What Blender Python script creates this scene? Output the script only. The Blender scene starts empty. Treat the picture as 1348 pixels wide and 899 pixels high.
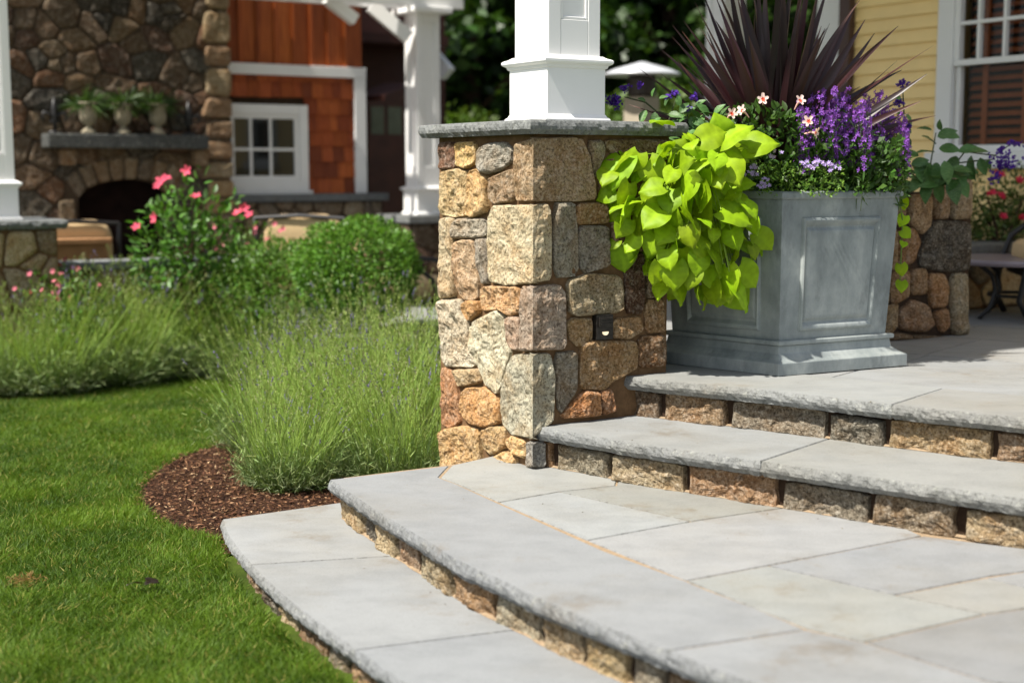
import bpy, math, random
import numpy as np
from mathutils import Vector, noise as mnoise

# ------------------------------------------------------------------ camera
sc = bpy.context.scene
F, HZ, EZ = 1850.0, 225.0, 1.43
PITCH = math.atan((449.5 - HZ) / F)
cp, sp = math.cos(PITCH), math.sin(PITCH)
cam_d = bpy.data.cameras.new('camera')
cam_d.sensor_width = 36.0
cam_d.lens = F / 1348 * 36.0
cam_d.clip_end = 500
cam_d.clip_start = 0.05
cam = bpy.data.objects.new('camera', cam_d)
sc.collection.objects.link(cam)
cam.location = (0, 0, EZ)
cam.rotation_euler = (math.pi / 2 - PITCH, 0, 0)
sc.camera = cam
cam_d.dof.use_dof = True
cam_d.dof.focus_distance = 5.45
cam_d.dof.aperture_fstop = 1.6

# ------------------------------------------------------------------ world, sun, exposure
SUN_AZ, SUN_EL = math.radians(-126), math.radians(56)
w = bpy.data.worlds.new('World')
sc.world = w
w.use_nodes = True
nt = w.node_tree
bg = nt.nodes['Background']
sky = nt.nodes.new('ShaderNodeTexSky')
sky.sky_type = 'NISHITA'
sky.sun_disc = False
sky.sun_elevation = SUN_EL
sky.sun_rotation = SUN_AZ % (2 * math.pi)
sky.dust_density = 1.5
sky.ozone_density = 1.0
hs_ = nt.nodes.new('ShaderNodeHueSaturation')          # hazy summer sky: paler than the clear model
hs_.inputs['Saturation'].default_value = 0.55
nt.links.new(sky.outputs[0], hs_.inputs['Color'])
nt.links.new(hs_.outputs[0], bg.inputs[0])
bg.inputs[1].default_value = 0.09
sl = bpy.data.lights.new('sun', 'SUN')
sl.energy = 4.9
sl.angle = math.radians(0.9)
sl.color = (1.0, 0.945, 0.86)
so = bpy.data.objects.new('sun', sl)
sc.collection.objects.link(so)
sd = Vector((math.sin(SUN_AZ) * math.cos(SUN_EL), math.cos(SUN_AZ) * math.cos(SUN_EL), math.sin(SUN_EL)))
so.rotation_euler = (-sd).to_track_quat('-Z', 'Y').to_euler()
so.location = sd * 30
sc.view_settings.view_transform = 'Standard'
sc.view_settings.look = 'None'
sc.view_settings.exposure = 0.95
sc.view_settings.gamma = 1
sc.view_settings.use_curve_mapping = False
sc.cycles.max_bounces = 6
sc.cycles.diffuse_bounces = 3
sc.cycles.transparent_max_bounces = 6
sc.cycles.sample_clamp_indirect = 6

C = sc.collection
R = random.Random(7)

# ------------------------------------------------------------------ geometry of the place
def ray(x, y):
    a = (x - 674) / F
    b = (449.5 - y) / F
    return (a, cp + b * sp, -sp + b * cp)
def on(x, y, z):                       # point of a level surface
    d = ray(x, y); t = (z - EZ) / d[2]
    return (d[0] * t, d[1] * t)
def at(x, y, Y):
    d = ray(x, y); t = Y / d[1]
    return Vector((d[0] * t, Y, EZ + d[2] * t))
AZ = math.radians(58)
U = (math.sin(AZ), math.cos(AZ))       # facade direction, receding to the right
V = (-math.cos(AZ), math.sin(AZ))      # receding to the left
def face(x, y, P, d):                  # pixel -> (s, z) on the vertical plane through P along d
    r = ray(x, y)
    det = -r[0] * d[1] + r[1] * d[0]
    t = (-P[0] * d[1] + P[1] * d[0]) / det
    s = (r[0] * P[1] - r[1] * P[0]) / det
    return (s, EZ + t * r[2])
LA, LB, LC, LD = .12, .275, .44, .605

# ------------------------------------------------------------------ object helpers
def tagset(o, label=None, cat=None, group=None, kind=None):
    if label: o['label'] = label
    if cat: o['category'] = cat
    if group: o['group'] = group
    if kind: o['kind'] = kind
    return o
def empty(name, loc, label, cat, group=None):
    o = bpy.data.objects.new(name, None)
    o.empty_display_size = .1
    C.objects.link(o)
    o.location = loc
    return tagset(o, label, cat, group)
def rootloc(p):
    while p.parent: p = p.parent
    return np.array(p.location)
def make_obj(name, me, mat, parent=None, loc=None):
    me.materials.append(mat)
    o = bpy.data.objects.new(name, me)
    C.objects.link(o)
    if parent: o.parent = parent
    elif loc is not None: o.location = loc
    return o
def np_mesh(name, Vt, faces, mat, parent=None, loc=None, col=None, smooth=False, local=False):
    """Vt: Nx3, faces: list of arrays MxK, col: Nx3 vertex colours. Vt is in world space unless local."""
    Vt = np.asarray(Vt, dtype=np.float64)
    if not local:
        if parent is not None: Vt = Vt - rootloc(parent)
        elif loc is not None: Vt = Vt - np.array(loc)
    if isinstance(faces, np.ndarray): faces = [faces]
    faces = [np.asarray(f) for f in faces if len(f)]
    me = bpy.data.meshes.new(name)
    me.vertices.add(len(Vt))
    me.vertices.foreach_set('co', Vt.astype(np.float32).ravel())
    tot = sum(f.size for f in faces); npol = sum(len(f) for f in faces)
    me.loops.add(tot); me.polygons.add(npol)
    me.loops.foreach_set('vertex_index', np.concatenate([f.ravel() for f in faces]).astype(np.int32))
    lt = np.concatenate([np.full(len(f), f.shape[1]) for f in faces])
    ls = np.concatenate([[0], np.cumsum(lt)[:-1]])
    me.polygons.foreach_set('loop_start', ls.astype(np.int32))
    me.polygons.foreach_set('loop_total', lt.astype(np.int32))
    if smooth: me.polygons.foreach_set('use_smooth', np.ones(npol, dtype=bool))
    me.update(calc_edges=True)
    if col is not None:
        ca = me.color_attributes.new('Col', 'FLOAT_COLOR', 'POINT')
        c4 = np.ones((len(Vt), 4)); c4[:, :3] = col
        ca.data.foreach_set('color', c4.astype(np.float32).ravel())
    return make_obj(name, me, mat, parent, loc)

class MB:
    """collects shapes for one mesh"""
    def __init__(s): s.v = []; s.f = []; s.c = []; s.usecol = False; s.mi = []; s.cur = 0
    def add(s, vs, fs, col=None, mi=None):
        s.mi += [s.cur if mi is None else mi] * len(fs)
        n = len(s.v); s.v += [tuple(p) for p in vs]; s.f += [tuple(n + i for i in f) for f in fs]
        if col is not None: s.usecol = True
        s.c += [tuple(col) if col is not None else (1, 1, 1)] * len(vs)
    def box(s, O, a, b, z, U_=None, V_=None, col=None):
        """box in the frame (O, U_, V_): a=(a0,a1) b=(b0,b1) z=(z0,z1)"""
        U_ = U_ or U; V_ = V_ or V
        vs = [(O[0] + U_[0] * i + V_[0] * j, O[1] + U_[1] * i + V_[1] * j, k) for k in z for j in b for i in a]
        s.add(vs, [(0, 2, 3, 1), (4, 5, 7, 6), (0, 1, 5, 4), (1, 3, 7, 5), (3, 2, 6, 7), (2, 0, 4, 6)], col)
    def bar(s, p, q, w, h, up=(0, 0, 1), col=None):
        p = Vector(p); q = Vector(q); d = (q - p).normalized(); up = Vector(up)
        sx = d.cross(up).normalized(); uy = sx.cross(d).normalized()
        vs = [e + sx * (i * w / 2) + uy * (j * h / 2) for e in (p, q) for i, j in ((-1, -1), (1, -1), (1, 1), (-1, 1))]
        s.add(vs, [(0, 3, 2, 1), (4, 5, 6, 7), (0, 1, 5, 4), (1, 2, 6, 5), (2, 3, 7, 6), (3, 0, 4, 7)], col)
    def tube(s, pts, r, seg=8, col=None, caps=True):
        pts = [Vector(p) for p in pts]
        rs = r if isinstance(r, (list, tuple)) else [r] * len(pts)
        vs = []; fs = []
        pu = None
        for i, p in enumerate(pts):
            d = (pts[min(i + 1, len(pts) - 1)] - pts[max(i - 1, 0)]).normalized()
            if pu is None:
                pu = d.orthogonal().normalized()
            pu = (pu - d * pu.dot(d)).normalized()
            b = d.cross(pu)
            for k in range(seg):
                a = 2 * math.pi * k / seg
                vs.append(p + (pu * math.cos(a) + b * math.sin(a)) * rs[i])
        for i in range(len(pts) - 1):
            for k in range(seg):
                k2 = (k + 1) % seg
                fs.append((i * seg + k, i * seg + k2, (i + 1) * seg + k2, (i + 1) * seg + k))
        if caps:
            fs.append(tuple(range(seg))[::-1]); fs.append(tuple((len(pts) - 1) * seg + k for k in range(seg)))
        s.add(vs, fs, col)
    def lathe(s, O, prof, seg=32, col=None):
        vs = []; fs = []
        for r, z in prof:
            for k in range(seg):
                a = 2 * math.pi * k / seg
                vs.append((O[0] + r * math.cos(a), O[1] + r * math.sin(a), O[2] + z))
        for i in range(len(prof) - 1):
            for k in range(seg):
                k2 = (k + 1) % seg
                fs.append((i * seg + k, i * seg + k2, (i + 1) * seg + k2, (i + 1) * seg + k))
        fs.append(tuple(range(seg))[::-1]); fs.append(tuple((len(prof) - 1) * seg + k for k in range(seg)))
        s.add(vs, fs, col)
    def loft(s, rings, col=None, caps=True):
        n = len(rings[0]); vs = [p for r in rings for p in r]; fs = []
        for i in range(len(rings) - 1):
            for k in range(n):
                k2 = (k + 1) % n
                fs.append((i * n + k, i * n + k2, (i + 1) * n + k2, (i + 1) * n + k))
        if caps:
            fs.append(tuple(range(n))[::-1]); fs.append(tuple((len(rings) - 1) * n + k for k in range(n)))
        s.add(vs, fs, col)
    def build(s, name, mat, parent=None, loc=None, bevel=0, smooth=False, local=False, seg=2):
        me = bpy.data.meshes.new(name)
        o0 = np.zeros(3)
        if not local:
            o0 = rootloc(parent) if parent else (np.array(loc) if loc is not None else o0)
        me.from_pydata([(p[0] - o0[0], p[1] - o0[1], p[2] - o0[2]) for p in s.v], [], s.f)
        if s.usecol:
            ca = me.color_attributes.new('Col', 'FLOAT_COLOR', 'POINT')
            ca.data.foreach_set('color', np.array([(*c, 1) for c in s.c], dtype=np.float32).ravel())
        if smooth: me.polygons.foreach_set('use_smooth', [True] * len(me.polygons))
        me.update()
        mats = mat if isinstance(mat, (list, tuple)) else [mat]
        o = make_obj(name, me, mats[0], parent, loc)
        if len(mats) > 1:
            for m_ in mats[1:]: me.materials.append(m_)
            me.polygons.foreach_set('material_index', s.mi)
        if bevel:
            b = o.modifiers.new('bevel', 'BEVEL'); b.width = bevel; b.segments = seg; b.limit_method = 'ANGLE'; b.angle_limit = math.radians(35)
        return o
def copy_tree(o, parent=None):
    c = o.copy(); C.objects.link(c); c.parent = parent
    for ch in list(o.children): copy_tree(ch, c)
    return c

# ------------------------------------------------------------------ materials
def lin(h, sat=1.0):
    h = h.lstrip('#'); r = []
    for i in (0, 2, 4):
        c = int(h[i:i + 2], 16) / 255
        r.append(c / 12.92 if c < .04045 else ((c + .055) / 1.055) ** 2.4)
    g = sum(r) / 3
    return tuple(g + (c - g) * sat for c in r)
def srgb_stone(h): return lin(h, .62)
class Mat:
    def __init__(s, name, rough=.8, spec=.3):
        s.m = bpy.data.materials.new(name); s.m.use_nodes = True
        s.nt = s.m.node_tree; s.b = s.nt.nodes['Principled BSDF']
        s.b.inputs['Roughness'].default_value = rough
        s.b.inputs['Specular IOR Level'].default_value = spec
        s._tc = None
    def n(s, t, **kw):
        nd = s.nt.nodes.new(t)
        for k, v in kw.items(): setattr(nd, k, v)
        return nd
    def l(s, a, b): s.nt.links.new(a, b)
    def tc(s, out='Object'):
        if not s._tc: s._tc = s.n('ShaderNodeTexCoord')
        return s._tc.outputs[out]
    def noise(s, scale, detail=4, rough=.55, vec=None, dist=0, stretch=None):
        t = s.n('ShaderNodeTexNoise'); t.inputs['Scale'].default_value = scale
        t.inputs['Detail'].default_value = detail; t.inputs['Roughness'].default_value = rough
        t.inputs['Distortion'].default_value = dist
        v = vec or s.tc()
        if stretch:
            mp = s.n('ShaderNodeMapping'); mp.inputs['Scale'].default_value = stretch; s.l(v, mp.inputs[0]); v = mp.outputs[0]
        s.l(v, t.inputs['Vector']); return t.outputs['Fac']
    def ramp(s, fac, stops):
        r = s.n('ShaderNodeValToRGB'); e = r.color_ramp.elements
        while len(e) < len(stops): e.new(.5)
        for i, (p, c) in enumerate(stops):
            e[i].position = p; c = c if not isinstance(c, str) else lin(c)
            if isinstance(c, (int, float)): c = (c, c, c)
            e[i].color = (*c[:3], 1)
        s.l(fac, r.inputs[0]); return r.outputs[0]
    def mix(s, fac, a, b, mode='MIX'):
        m = s.n('ShaderNodeMix', data_type='RGBA', blend_type=mode)
        for sock, val in ((m.inputs[0], fac), (m.inputs[6], a), (m.inputs[7], b)):
            if hasattr(val, 'links') or isinstance(val, bpy.types.NodeSocket): s.l(val, sock)
            elif isinstance(val, (int, float)): sock.default_value = val if sock == m.inputs[0] else (val, val, val, 1)
            elif isinstance(val, str): sock.default_value = (*lin(val), 1)
            else: sock.default_value = (*val[:3], 1)
        return m.outputs[2]
    def attr(s, name='Col'):
        a = s.n('ShaderNodeAttribute'); a.attribute_name = name; return a.outputs['Color']
    def lum(s, c):
        r = s.n('ShaderNodeRGBToBW'); s.l(c, r.inputs[0]); cb_ = s.n('ShaderNodeCombineColor')
        for i in range(3): s.l(r.outputs[0], cb_.inputs[i])
        return cb_.outputs[0]
    def bump(s, h, strength=.5, dist=.01):
        b = s.n('ShaderNodeBump'); b.inputs['Strength'].default_value = strength; b.inputs['Distance'].default_value = dist
        s.l(h, b.inputs['Height']); s.l(b.outputs[0], s.b.inputs['Normal']); return s
    def color(s, c):
        if isinstance(c, bpy.types.NodeSocket): s.l(c, s.b.inputs['Base Color'])
        else: s.b.inputs['Base Color'].default_value = (*(lin(c) if isinstance(c, str) else c), 1)
        return s
def plain(name, c, rough=.6, spec=.3, metal=0, var=.12, scale=12, bump=0):
    m = Mat(name, rough, spec); c = lin(c) if isinstance(c, str) else c
    nz = m.noise(scale, 5)
    a = tuple(x * (1 - var) for x in c); b = tuple(min(1, x * (1 + var)) for x in c)
    m.color(m.ramp(nz, [(.3, a), (.7, b)])); m.b.inputs['Metallic'].default_value = metal
    if bump: m.bump(m.noise(scale * 5, 5), bump, .004)
    return m.m
def stone_mat():
    m = Mat('fieldstone', .9, .2)
    base = m.mix(.38, m.attr(), m.mix(1, m.lum(m.attr()), '#fff0dc', 'MULTIPLY'))
    base = m.mix(1, base, (1.12, 1.12, 1.0), 'MULTIPLY')
    n1 = m.noise(9, 6, .65); n2 = m.noise(95, 10, .72); n3 = m.noise(28, 9, .72); n4 = m.noise(300, 3, .8)
    c = m.mix(m.ramp(n1, [(.42, 0), (.66, .5)]), base, m.mix(1, base, '#e0b478', 'MULTIPLY'))
    c = m.mix(m.ramp(n3, [(.50, 0), (.68, .45)]), c, m.mix(.5, base, '#d6cfc0'))
    c = m.mix(m.ramp(n3, [(.30, .6), (.44, 0)]), c, m.mix(1, base, '#9a8d80', 'MULTIPLY'))
    c = m.mix(m.ramp(n2, [(.38, .85), (.50, 0)]), c, m.mix(1, c, '#6f645a', 'MULTIPLY'))
    c = m.mix(m.ramp(n2, [(.54, 0), (.70, .45)]), c, '#ddd5c4')
    c = m.mix(m.ramp(n4, [(.38, .45), (.5, 0)]), c, m.mix(1, c, '#6b6157', 'MULTIPLY'))
    m.color(c)
    h = m.n('ShaderNodeMath', operation='MULTIPLY_ADD'); m.l(n3, h.inputs[0]); h.inputs[1].default_value = 1.8; m.l(n2, h.inputs[2])
    m.bump(h.outputs[0], .7, .012)
    return m.m
def bluestone_mat(name, top=True):
    m = Mat(name, .66 if top else .85, .3 if top else .2)
    base = m.mix(.68, m.mix(1, m.attr(), (.745, .76, .765), 'MULTIPLY'), m.mix(1, m.lum(m.attr()), (.745, .76, .765), 'MULTIPLY'))
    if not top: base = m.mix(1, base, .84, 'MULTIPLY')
    n1 = m.noise(1.5, 6, .6); n3 = m.noise(190, 4, .7)
    c = m.mix(m.ramp(n1, [(.45, 0), (.75, .35)]), base, m.mix(1, base, '#e2d2b2', 'MULTIPLY'))
    c = m.mix(m.ramp(m.noise(5, 9, .7, stretch=(1, 1.6, 1)), [(.34, .22), (.56, 0)]), c, m.mix(1, c, '#999c9f', 'MULTIPLY'))
    c = m.mix(m.ramp(m.noise(3.1, 8, .75), [(.58, 0), (.68, .4)]), c, m.mix(1, c, '#cdb08a', 'MULTIPLY'))
    c = m.mix(m.ramp(n3, [(.35, .25), (.5, 0)]), c, m.mix(1, c, '#8d8d88', 'MULTIPLY'))
    c = m.mix(m.ramp(m.noise(420, 2, .5), [(.26, .7), (.31, 0)]), c, '#4c463e')
    if not top:
        c = m.mix(m.ramp(m.noise(60, 7, .75), [(.36, .6), (.5, 0)]), c, m.mix(1, c, '#77786f', 'MULTIPLY'))
        c = m.mix(m.ramp(m.noise(40, 7, .7), [(.56, 0), (.66, .4)]), c, '#a9aaa0')
    m.color(c)
    m.bump(m.noise(70 if not top else 22, 9, .75), .9 if not top else .16, .006 if not top else .008)
    return m.m
def leaf_mat(name, trans=.35, rough=.45, spec=.4, var=None):
    m = Mat(name, rough, spec)
    base = m.attr()
    if var: base = m.mix(m.ramp(m.noise(var, 3), [(.35, 0), (.7, .5)]), base, m.mix(1, base, '#b8c060', 'MULTIPLY'))
    m.color(base)
    tr = m.n('ShaderNodeBsdfTranslucent'); m.l(m.mix(1, base, (1.0, 1.0, .55), 'MULTIPLY'), tr.inputs[0])
    mx = m.n('ShaderNodeMixShader'); mx.inputs[0].default_value = trans
    m.l(m.b.outputs[0], mx.inputs[1]); m.l(tr.outputs[0], mx.inputs[2])
    m.l(mx.outputs[0], m.nt.nodes['Material Output'].inputs[0])
    return m.m
def glass_mat(name, c='#0d1113'):
    return plain(name, c, .04, .8, var=.02)

M = {}
M['stone'] = stone_mat()
M['mortar'] = plain('mortar', '#6b533b', .95, .1, var=.22, scale=40, bump=.8)
M['sandjoint'] = plain('sand_joint', '#8f7c64', .95, .1, var=.2, scale=60, bump=.6)
M['shadowmortar'] = plain('raked_mortar', '#3b2e24', .95, .1, var=.3, scale=30, bump=.8)
M['blue'] = bluestone_mat('bluestone')
M['blue_edge'] = bluestone_mat('bluestone_edge', False)
M['white'] = plain('white_paint', (.78, .775, .76), .38, .45, var=.035, scale=3, bump=.03)
M['leaf'] = leaf_mat('leaf', .35)
M['lime'] = leaf_mat('lime_leaf', .38, .5, .25, var=24)
M['needle'] = leaf_mat('needle_leaf', .33, .6, .25)
M['cordy'] = leaf_mat('burgundy_leaf', .10, .42, .45)
M['petal'] = leaf_mat('petal', .4, .6, .2)
M['grass'] = leaf_mat('grass_blade', .35, .55, .25)
mc = Mat('mulch_chip', .95, .1); mc.color(mc.attr()); M['mulchchip'] = mc.m
vm = Mat('veined_leaf', .5, .35); vc = vm.attr()
vm.color(vm.mix(vm.ramp(vm.noise(60, 3, stretch=(1, 1, 4)), [(.45, 0), (.7, .35)]), vc, '#7d9a5c')); vm.bump(vm.noise(120, 3), .4, .003); M['veined'] = vm.m
M['bark'] = plain('bark', '#4a3b2e', .9, .1, var=.3, scale=20, bump=.8)
M['stem'] = plain('stem', '#5f7a34', .6, .3, var=.2, scale=20)
M['soil'] = plain('soil', '#2c2018', .95, .1, var=.35, scale=40, bump=1)
M['iron'] = plain('black_iron', (.012, .011, .011), .45, .4, var=.3)
M['cushion'] = plain('cushion_fabric', '#c3a982', .9, .1, var=.08, scale=60, bump=.2)
M['wicker'] = plain('wicker', '#b08a62', .8, .2, var=.25, scale=90, bump=.8)

# ------------------------------------------------------------------ generators
NR = np.random.default_rng(11)
def noise_v(P, s, seed=0):
    return np.array([mnoise.noise(Vector((p[0] * s + seed, p[1] * s, p[2] * s if len(p) > 2 else seed * .37))) for p in P])
def segdist(P, A, B):
    AB = B - A; L = (AB ** 2).sum()
    t = np.clip(((P - A) @ AB) / max(L, 1e-12), 0, 1)
    return np.sqrt(((P - A - t[:, None] * AB) ** 2).sum(1))
def stone_patch(poly, h, edge, mapfn, sharp=None, step=.012, rough=.006, rings=7, chaikin=2, seed=0, fr=22, grow=0):
    """rough stone face. poly: (s,t) corners; sharp: predicate marking the sides kept at full height"""
    P = np.array(poly, float)
    area = .5 * np.sum(P[:, 0] * np.roll(P[:, 1], -1) - np.roll(P[:, 0], -1) * P[:, 1])
    if area < 0: P = P[::-1].copy()
    n = len(P)
    if grow:
        cg = P.mean(0); dd = P - cg; ll = np.maximum(1e-6, np.linalg.norm(dd, axis=1))[:, None]
        gk = np.array([0. if (sharp and sharp(p)) else grow for p in P])[:, None]; P = P + dd / ll * gk
    shp = [bool(sharp and sharp(P[i]) and sharp(P[(i + 1) % n])) for i in range(n)]
    keep = [bool(sharp and sharp(P[i])) for i in range(n)]
    Q = [tuple(p) for p in P]; K = keep
    for _ in range(chaikin):
        nq = []; nk = []
        m = len(Q)
        for i in range(m):
            a = Q[i]; b = Q[(i + 1) % m]; ka = K[i]; kb = K[(i + 1) % m]
            if ka: nq.append(a); nk.append(True)
            else: nq.append((a[0] * .85 + b[0] * .15, a[1] * .85 + b[1] * .15)); nk.append(False)
            if not kb: nq.append((a[0] * .15 + b[0] * .85, a[1] * .15 + b[1] * .85)); nk.append(False)
        Q, K = nq, nk
    Q = np.array(Q)
    Br = []; Bk = []
    m = len(Q)
    for i in range(m):
        a, b = Q[i], Q[(i + 1) % m]
        k = max(1, int(np.hypot(*(b - a)) / step))
        for j in range(k):
            Br.append(a + (b - a) * j / k); Bk.append(K[i] if j == 0 else (K[i] and K[(i + 1) % m]))
    Br = np.array(Br); Bk = np.array(Bk)
    # irregular outline
    cen = Br.mean(0)
    nn = noise_v(Br, 30, seed) * .004
    d = Br - cen; d /= np.maximum(1e-6, np.linalg.norm(d, axis=1))[:, None]
    Br = Br + d * (nn * (~Bk))[:, None]
    mr = np.linalg.norm(Br - cen, axis=1).mean(); rings = max(rings, int(mr / step * .9) + 3)
    fs = np.concatenate([[1, .975, .94, .88], np.linspace(.8, .06, max(2, rings - 3))])
    pts = np.concatenate([cen + (Br - cen) * f for f in fs] + [cen[None]])
    dist = np.full(len(pts), 9.)
    for i in range(n):
        if shp[i]: continue
        dist = np.minimum(dist, segdist(pts, P[i], P[(i + 1) % n]))
    t = np.clip(dist / edge, 0, 1)
    tr_ = np.random.default_rng(int(seed * 97) % 99991).normal(size=2) * .05
    H = h * np.clip(1 - (1 - t) ** 2.6, 0, 1) ** .6
    if not sharp: H = H + t * ((pts - cen) @ tr_)
    nb = len(Br)
    nz = noise_v(pts, fr, seed + 3) * rough + noise_v(pts, fr * 3, seed + 9) * rough * .5 - np.abs(noise_v(pts, fr * .5, seed + 31)) * rough * .6
    facet = noise_v(pts, 7, seed + 5) * rough * 1.3
    amp = t.copy()
    if sharp:
        ds = np.full(len(pts), 9.)
        for i in range(n):
            if shp[i]: ds = np.minimum(ds, segdist(pts, P[i], P[(i + 1) % n]))
        amp *= np.clip(ds / .02, 0, 1)
    H = H + (nz + facet) * amp
    H[:nb] = np.where(Bk, H[:nb], -.012)
    vs = [mapfn(pts[i][0], pts[i][1], H[i]) for i in range(len(pts))]
    fc = []
    for r in range(len(fs) - 1):
        for k in range(nb):
            k2 = (k + 1) % nb
            fc.append((r * nb + k, r * nb + k2, (r + 1) * nb + k2, (r + 1) * nb + k))
    o = (len(fs) - 1) * nb; c_ = len(pts) - 1
    for k in range(nb): fc.append((o + k, o + (k + 1) % nb, c_))
    return vs, fc
def plane_map(P, d, nrm, off=0):
    def f(s, z, h): return (P[0] + d[0] * s + nrm[0] * (h + off), P[1] + d[1] * s + nrm[1] * (h + off), z)
    return f
def voronoi(w0, w1, z0, z1, n, rnd, relax=2, aspect=1.25, jitter=1.0):
    pts = [[rnd.uniform(w0, w1), rnd.uniform(z0, z1)] for _ in range(n)]
    def cell(i):
        poly = [(w0, z0), (w1, z0), (w1, z1), (w0, z1)]
        px, pz = pts[i]
        near = sorted(range(n), key=lambda j: (pts[j][0] - px) ** 2 + ((pts[j][1] - pz) * aspect) ** 2)[1:18]
        for j in near:
            qx, qz = pts[j]
            A = qx - px; B = (qz - pz) * aspect * aspect
            Cc = (qx * qx - px * px + (qz * qz - pz * pz) * aspect * aspect) / 2
            out = []
            for k in range(len(poly)):
                a, b = poly[k], poly[(k + 1) % len(poly)]
                da = A * a[0] + B * a[1] - Cc; db = A * b[0] + B * b[1] - Cc
                if da <= 0: out.append(a)
                if (da < 0 < db) or (db < 0 < da):
                    t = da / (da - db); out.append((a[0] + (b[0] - a[0]) * t, a[1] + (b[1] - a[1]) * t))
            poly = out
            if len(poly) < 3: return None
        return poly
    for it in range(relax + 1):
        cells = [cell(i) for i in range(n)]
        if it < relax:
            for i, c in enumerate(cells):
                if c: pts[i] = [pts[i][0] * .45 + .55 * sum(p[0] for p in c) / len(c), pts[i][1] * .45 + .55 * sum(p[1] for p in c) / len(c)]
    return [c for c in cells if c]
def shrink(poly, d):
    cx = sum(p[0] for p in poly) / len(poly); cz = sum(p[1] for p in poly) / len(poly)
    out = []
    for p in poly:
        L = math.hypot(p[0] - cx, p[1] - cz) + 1e-6
        f = max(.3, 1 - d / L); out.append((cx + (p[0] - cx) * f, cz + (p[1] - cz) * f))
    return out
STONE_COLS = ['#a98b63', '#8f7f6b', '#b9935f', '#8a6a4e', '#9b9288', '#b6a88e', '#7b7670', '#a5683f', '#c2a273', '#85735f', '#6f655c']
def fieldstone_wall(mb, P, d, nrm, w0, w1, z0, z1, size, rnd, cols=STONE_COLS, h=.03, skip=None, coarse=True, gap=.008):
    n = max(2, int((w1 - w0) * (z1 - z0) / (size * size * .95)))
    mp = plane_map(P, d, nrm)
    for k, c in enumerate(voronoi(w0, w1, z0, z1, n, rnd, relax=1)):
        c = shrink(c, gap)
        cx = sum(p[0] for p in c) / len(c); cz = sum(p[1] for p in c) / len(c)
        if skip and skip(cx, cz): continue
        vs, fs = stone_patch(c, h * rnd.uniform(.7, 1.2), .035, mp, step=.03 if coarse else .014, rough=.008, rings=5, seed=rnd.uniform(0, 90), fr=14)
        col = lin(rnd.choice(cols)); f = rnd.uniform(.8, 1.2)
        mb.add(vs, fs, [x * f for x in col])

def ribbons(base, dirs, L, W, bend=None, K=4, fold=0, taper=1.0, up=None, gravity=0, twist=None, base_w=.6, face_dir=None):
    """N blades; returns verts, faces(list), and blade id per vert"""
    base = np.asarray(base, float); dirs = np.asarray(dirs, float); N = len(base)
    dirs = dirs / np.linalg.norm(dirs, axis=1)[:, None]
    L = np.broadcast_to(L, N); W = np.broadcast_to(W, N)
    rnd = NR.normal(size=(N, 3)) if face_dir is None else np.asarray(face_dir, float)
    side = np.cross(dirs, rnd); side /= np.maximum(1e-6, np.linalg.norm(side, axis=1))[:, None]
    nrm = np.cross(side, dirs)
    t = np.linspace(0, 1, K + 1)
    P = base[:, None] + dirs[:, None] * (L[:, None] * t)[..., None]
    if bend is not None: P = P + np.asarray(bend)[:, None] * (t ** 2)[None, :, None]
    g = np.broadcast_to(gravity, N)
    P[..., 2] -= g[:, None] * (t ** 2)[None]
    wprof = np.minimum(1, base_w + (1 - base_w) * t * 3.5) * (1 - t ** (2.2 * taper)) 
    wprof[-1] = .03
    wv = W[:, None] * wprof[None] / 2
    if not fold:
        A = P - side[:, None] * wv[..., None]; B = P + side[:, None] * wv[..., None]
        Vt = np.stack([A, B], 2).reshape(-1, 3)            # N,(K+1),2
        idx = np.arange(N)[:, None] * (K + 1) * 2 + np.arange(K)[None] * 2
        q = np.stack([idx, idx + 1, idx + 3, idx + 2], -1).reshape(-1, 4)
        return Vt, [q], np.repeat(np.arange(N), (K + 1) * 2), np.tile(np.repeat(t, 2), N)
    A = P - side[:, None] * wv[..., None] + nrm[:, None] * (wv * fold)[..., None]
    B = P + side[:, None] * wv[..., None] + nrm[:, None] * (wv * fold)[..., None]
    Vt = np.stack([A, P, B], 2).reshape(-1, 3)
    idx = np.arange(N)[:, None] * (K + 1) * 3 + np.arange(K)[None] * 3
    q = np.concatenate([np.stack([idx, idx + 1, idx + 4, idx + 3], -1).reshape(-1, 4), np.stack([idx + 1, idx + 2, idx + 5, idx + 4], -1).reshape(-1, 4)])
    return Vt, [q], np.repeat(np.arange(N), (K + 1) * 3), np.tile(np.repeat(t, 3), N)
def scatter(tv, tf, pos, ydir, nrm, scale):
    """instances of a template (x = across, y = along, z = normal) baked into one mesh"""
    tv = np.asarray(tv, float); pos = np.asarray(pos, float); N = len(pos)
    y = np.asarray(ydir, float); y = y / np.linalg.norm(y, axis=1)[:, None]
    z = np.asarray(nrm, float); z = z - (z * y).sum(1)[:, None] * y; z /= np.maximum(1e-6, np.linalg.norm(z, axis=1))[:, None]
    x = np.cross(y, z)
    s = np.broadcast_to(scale, N)[:, None, None]
    Vt = pos[:, None] + s * (tv[None, :, 0:1] * x[:, None] + tv[None, :, 1:2] * y[:, None] + tv[None, :, 2:3] * z[:, None])
    out = []
    for f in tf:
        f = np.asarray(f); out.append((np.arange(N)[:, None, None] * len(tv) + f[None]).reshape(-1, f.shape[1]))
    return Vt.reshape(-1, 3), out, np.repeat(np.arange(N), len(tv))
def cat(parts):
    Vs = []; Fs = {}; Cs = []; n = 0
    for v, f, c in parts:
        Vs.append(v); Cs.append(c)
        for a in f: Fs.setdefault(a.shape[1], []).append(a + n)
        n += len(v)
    return np.concatenate(Vs), [np.concatenate(a) for a in Fs.values()], np.concatenate(Cs)
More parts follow.
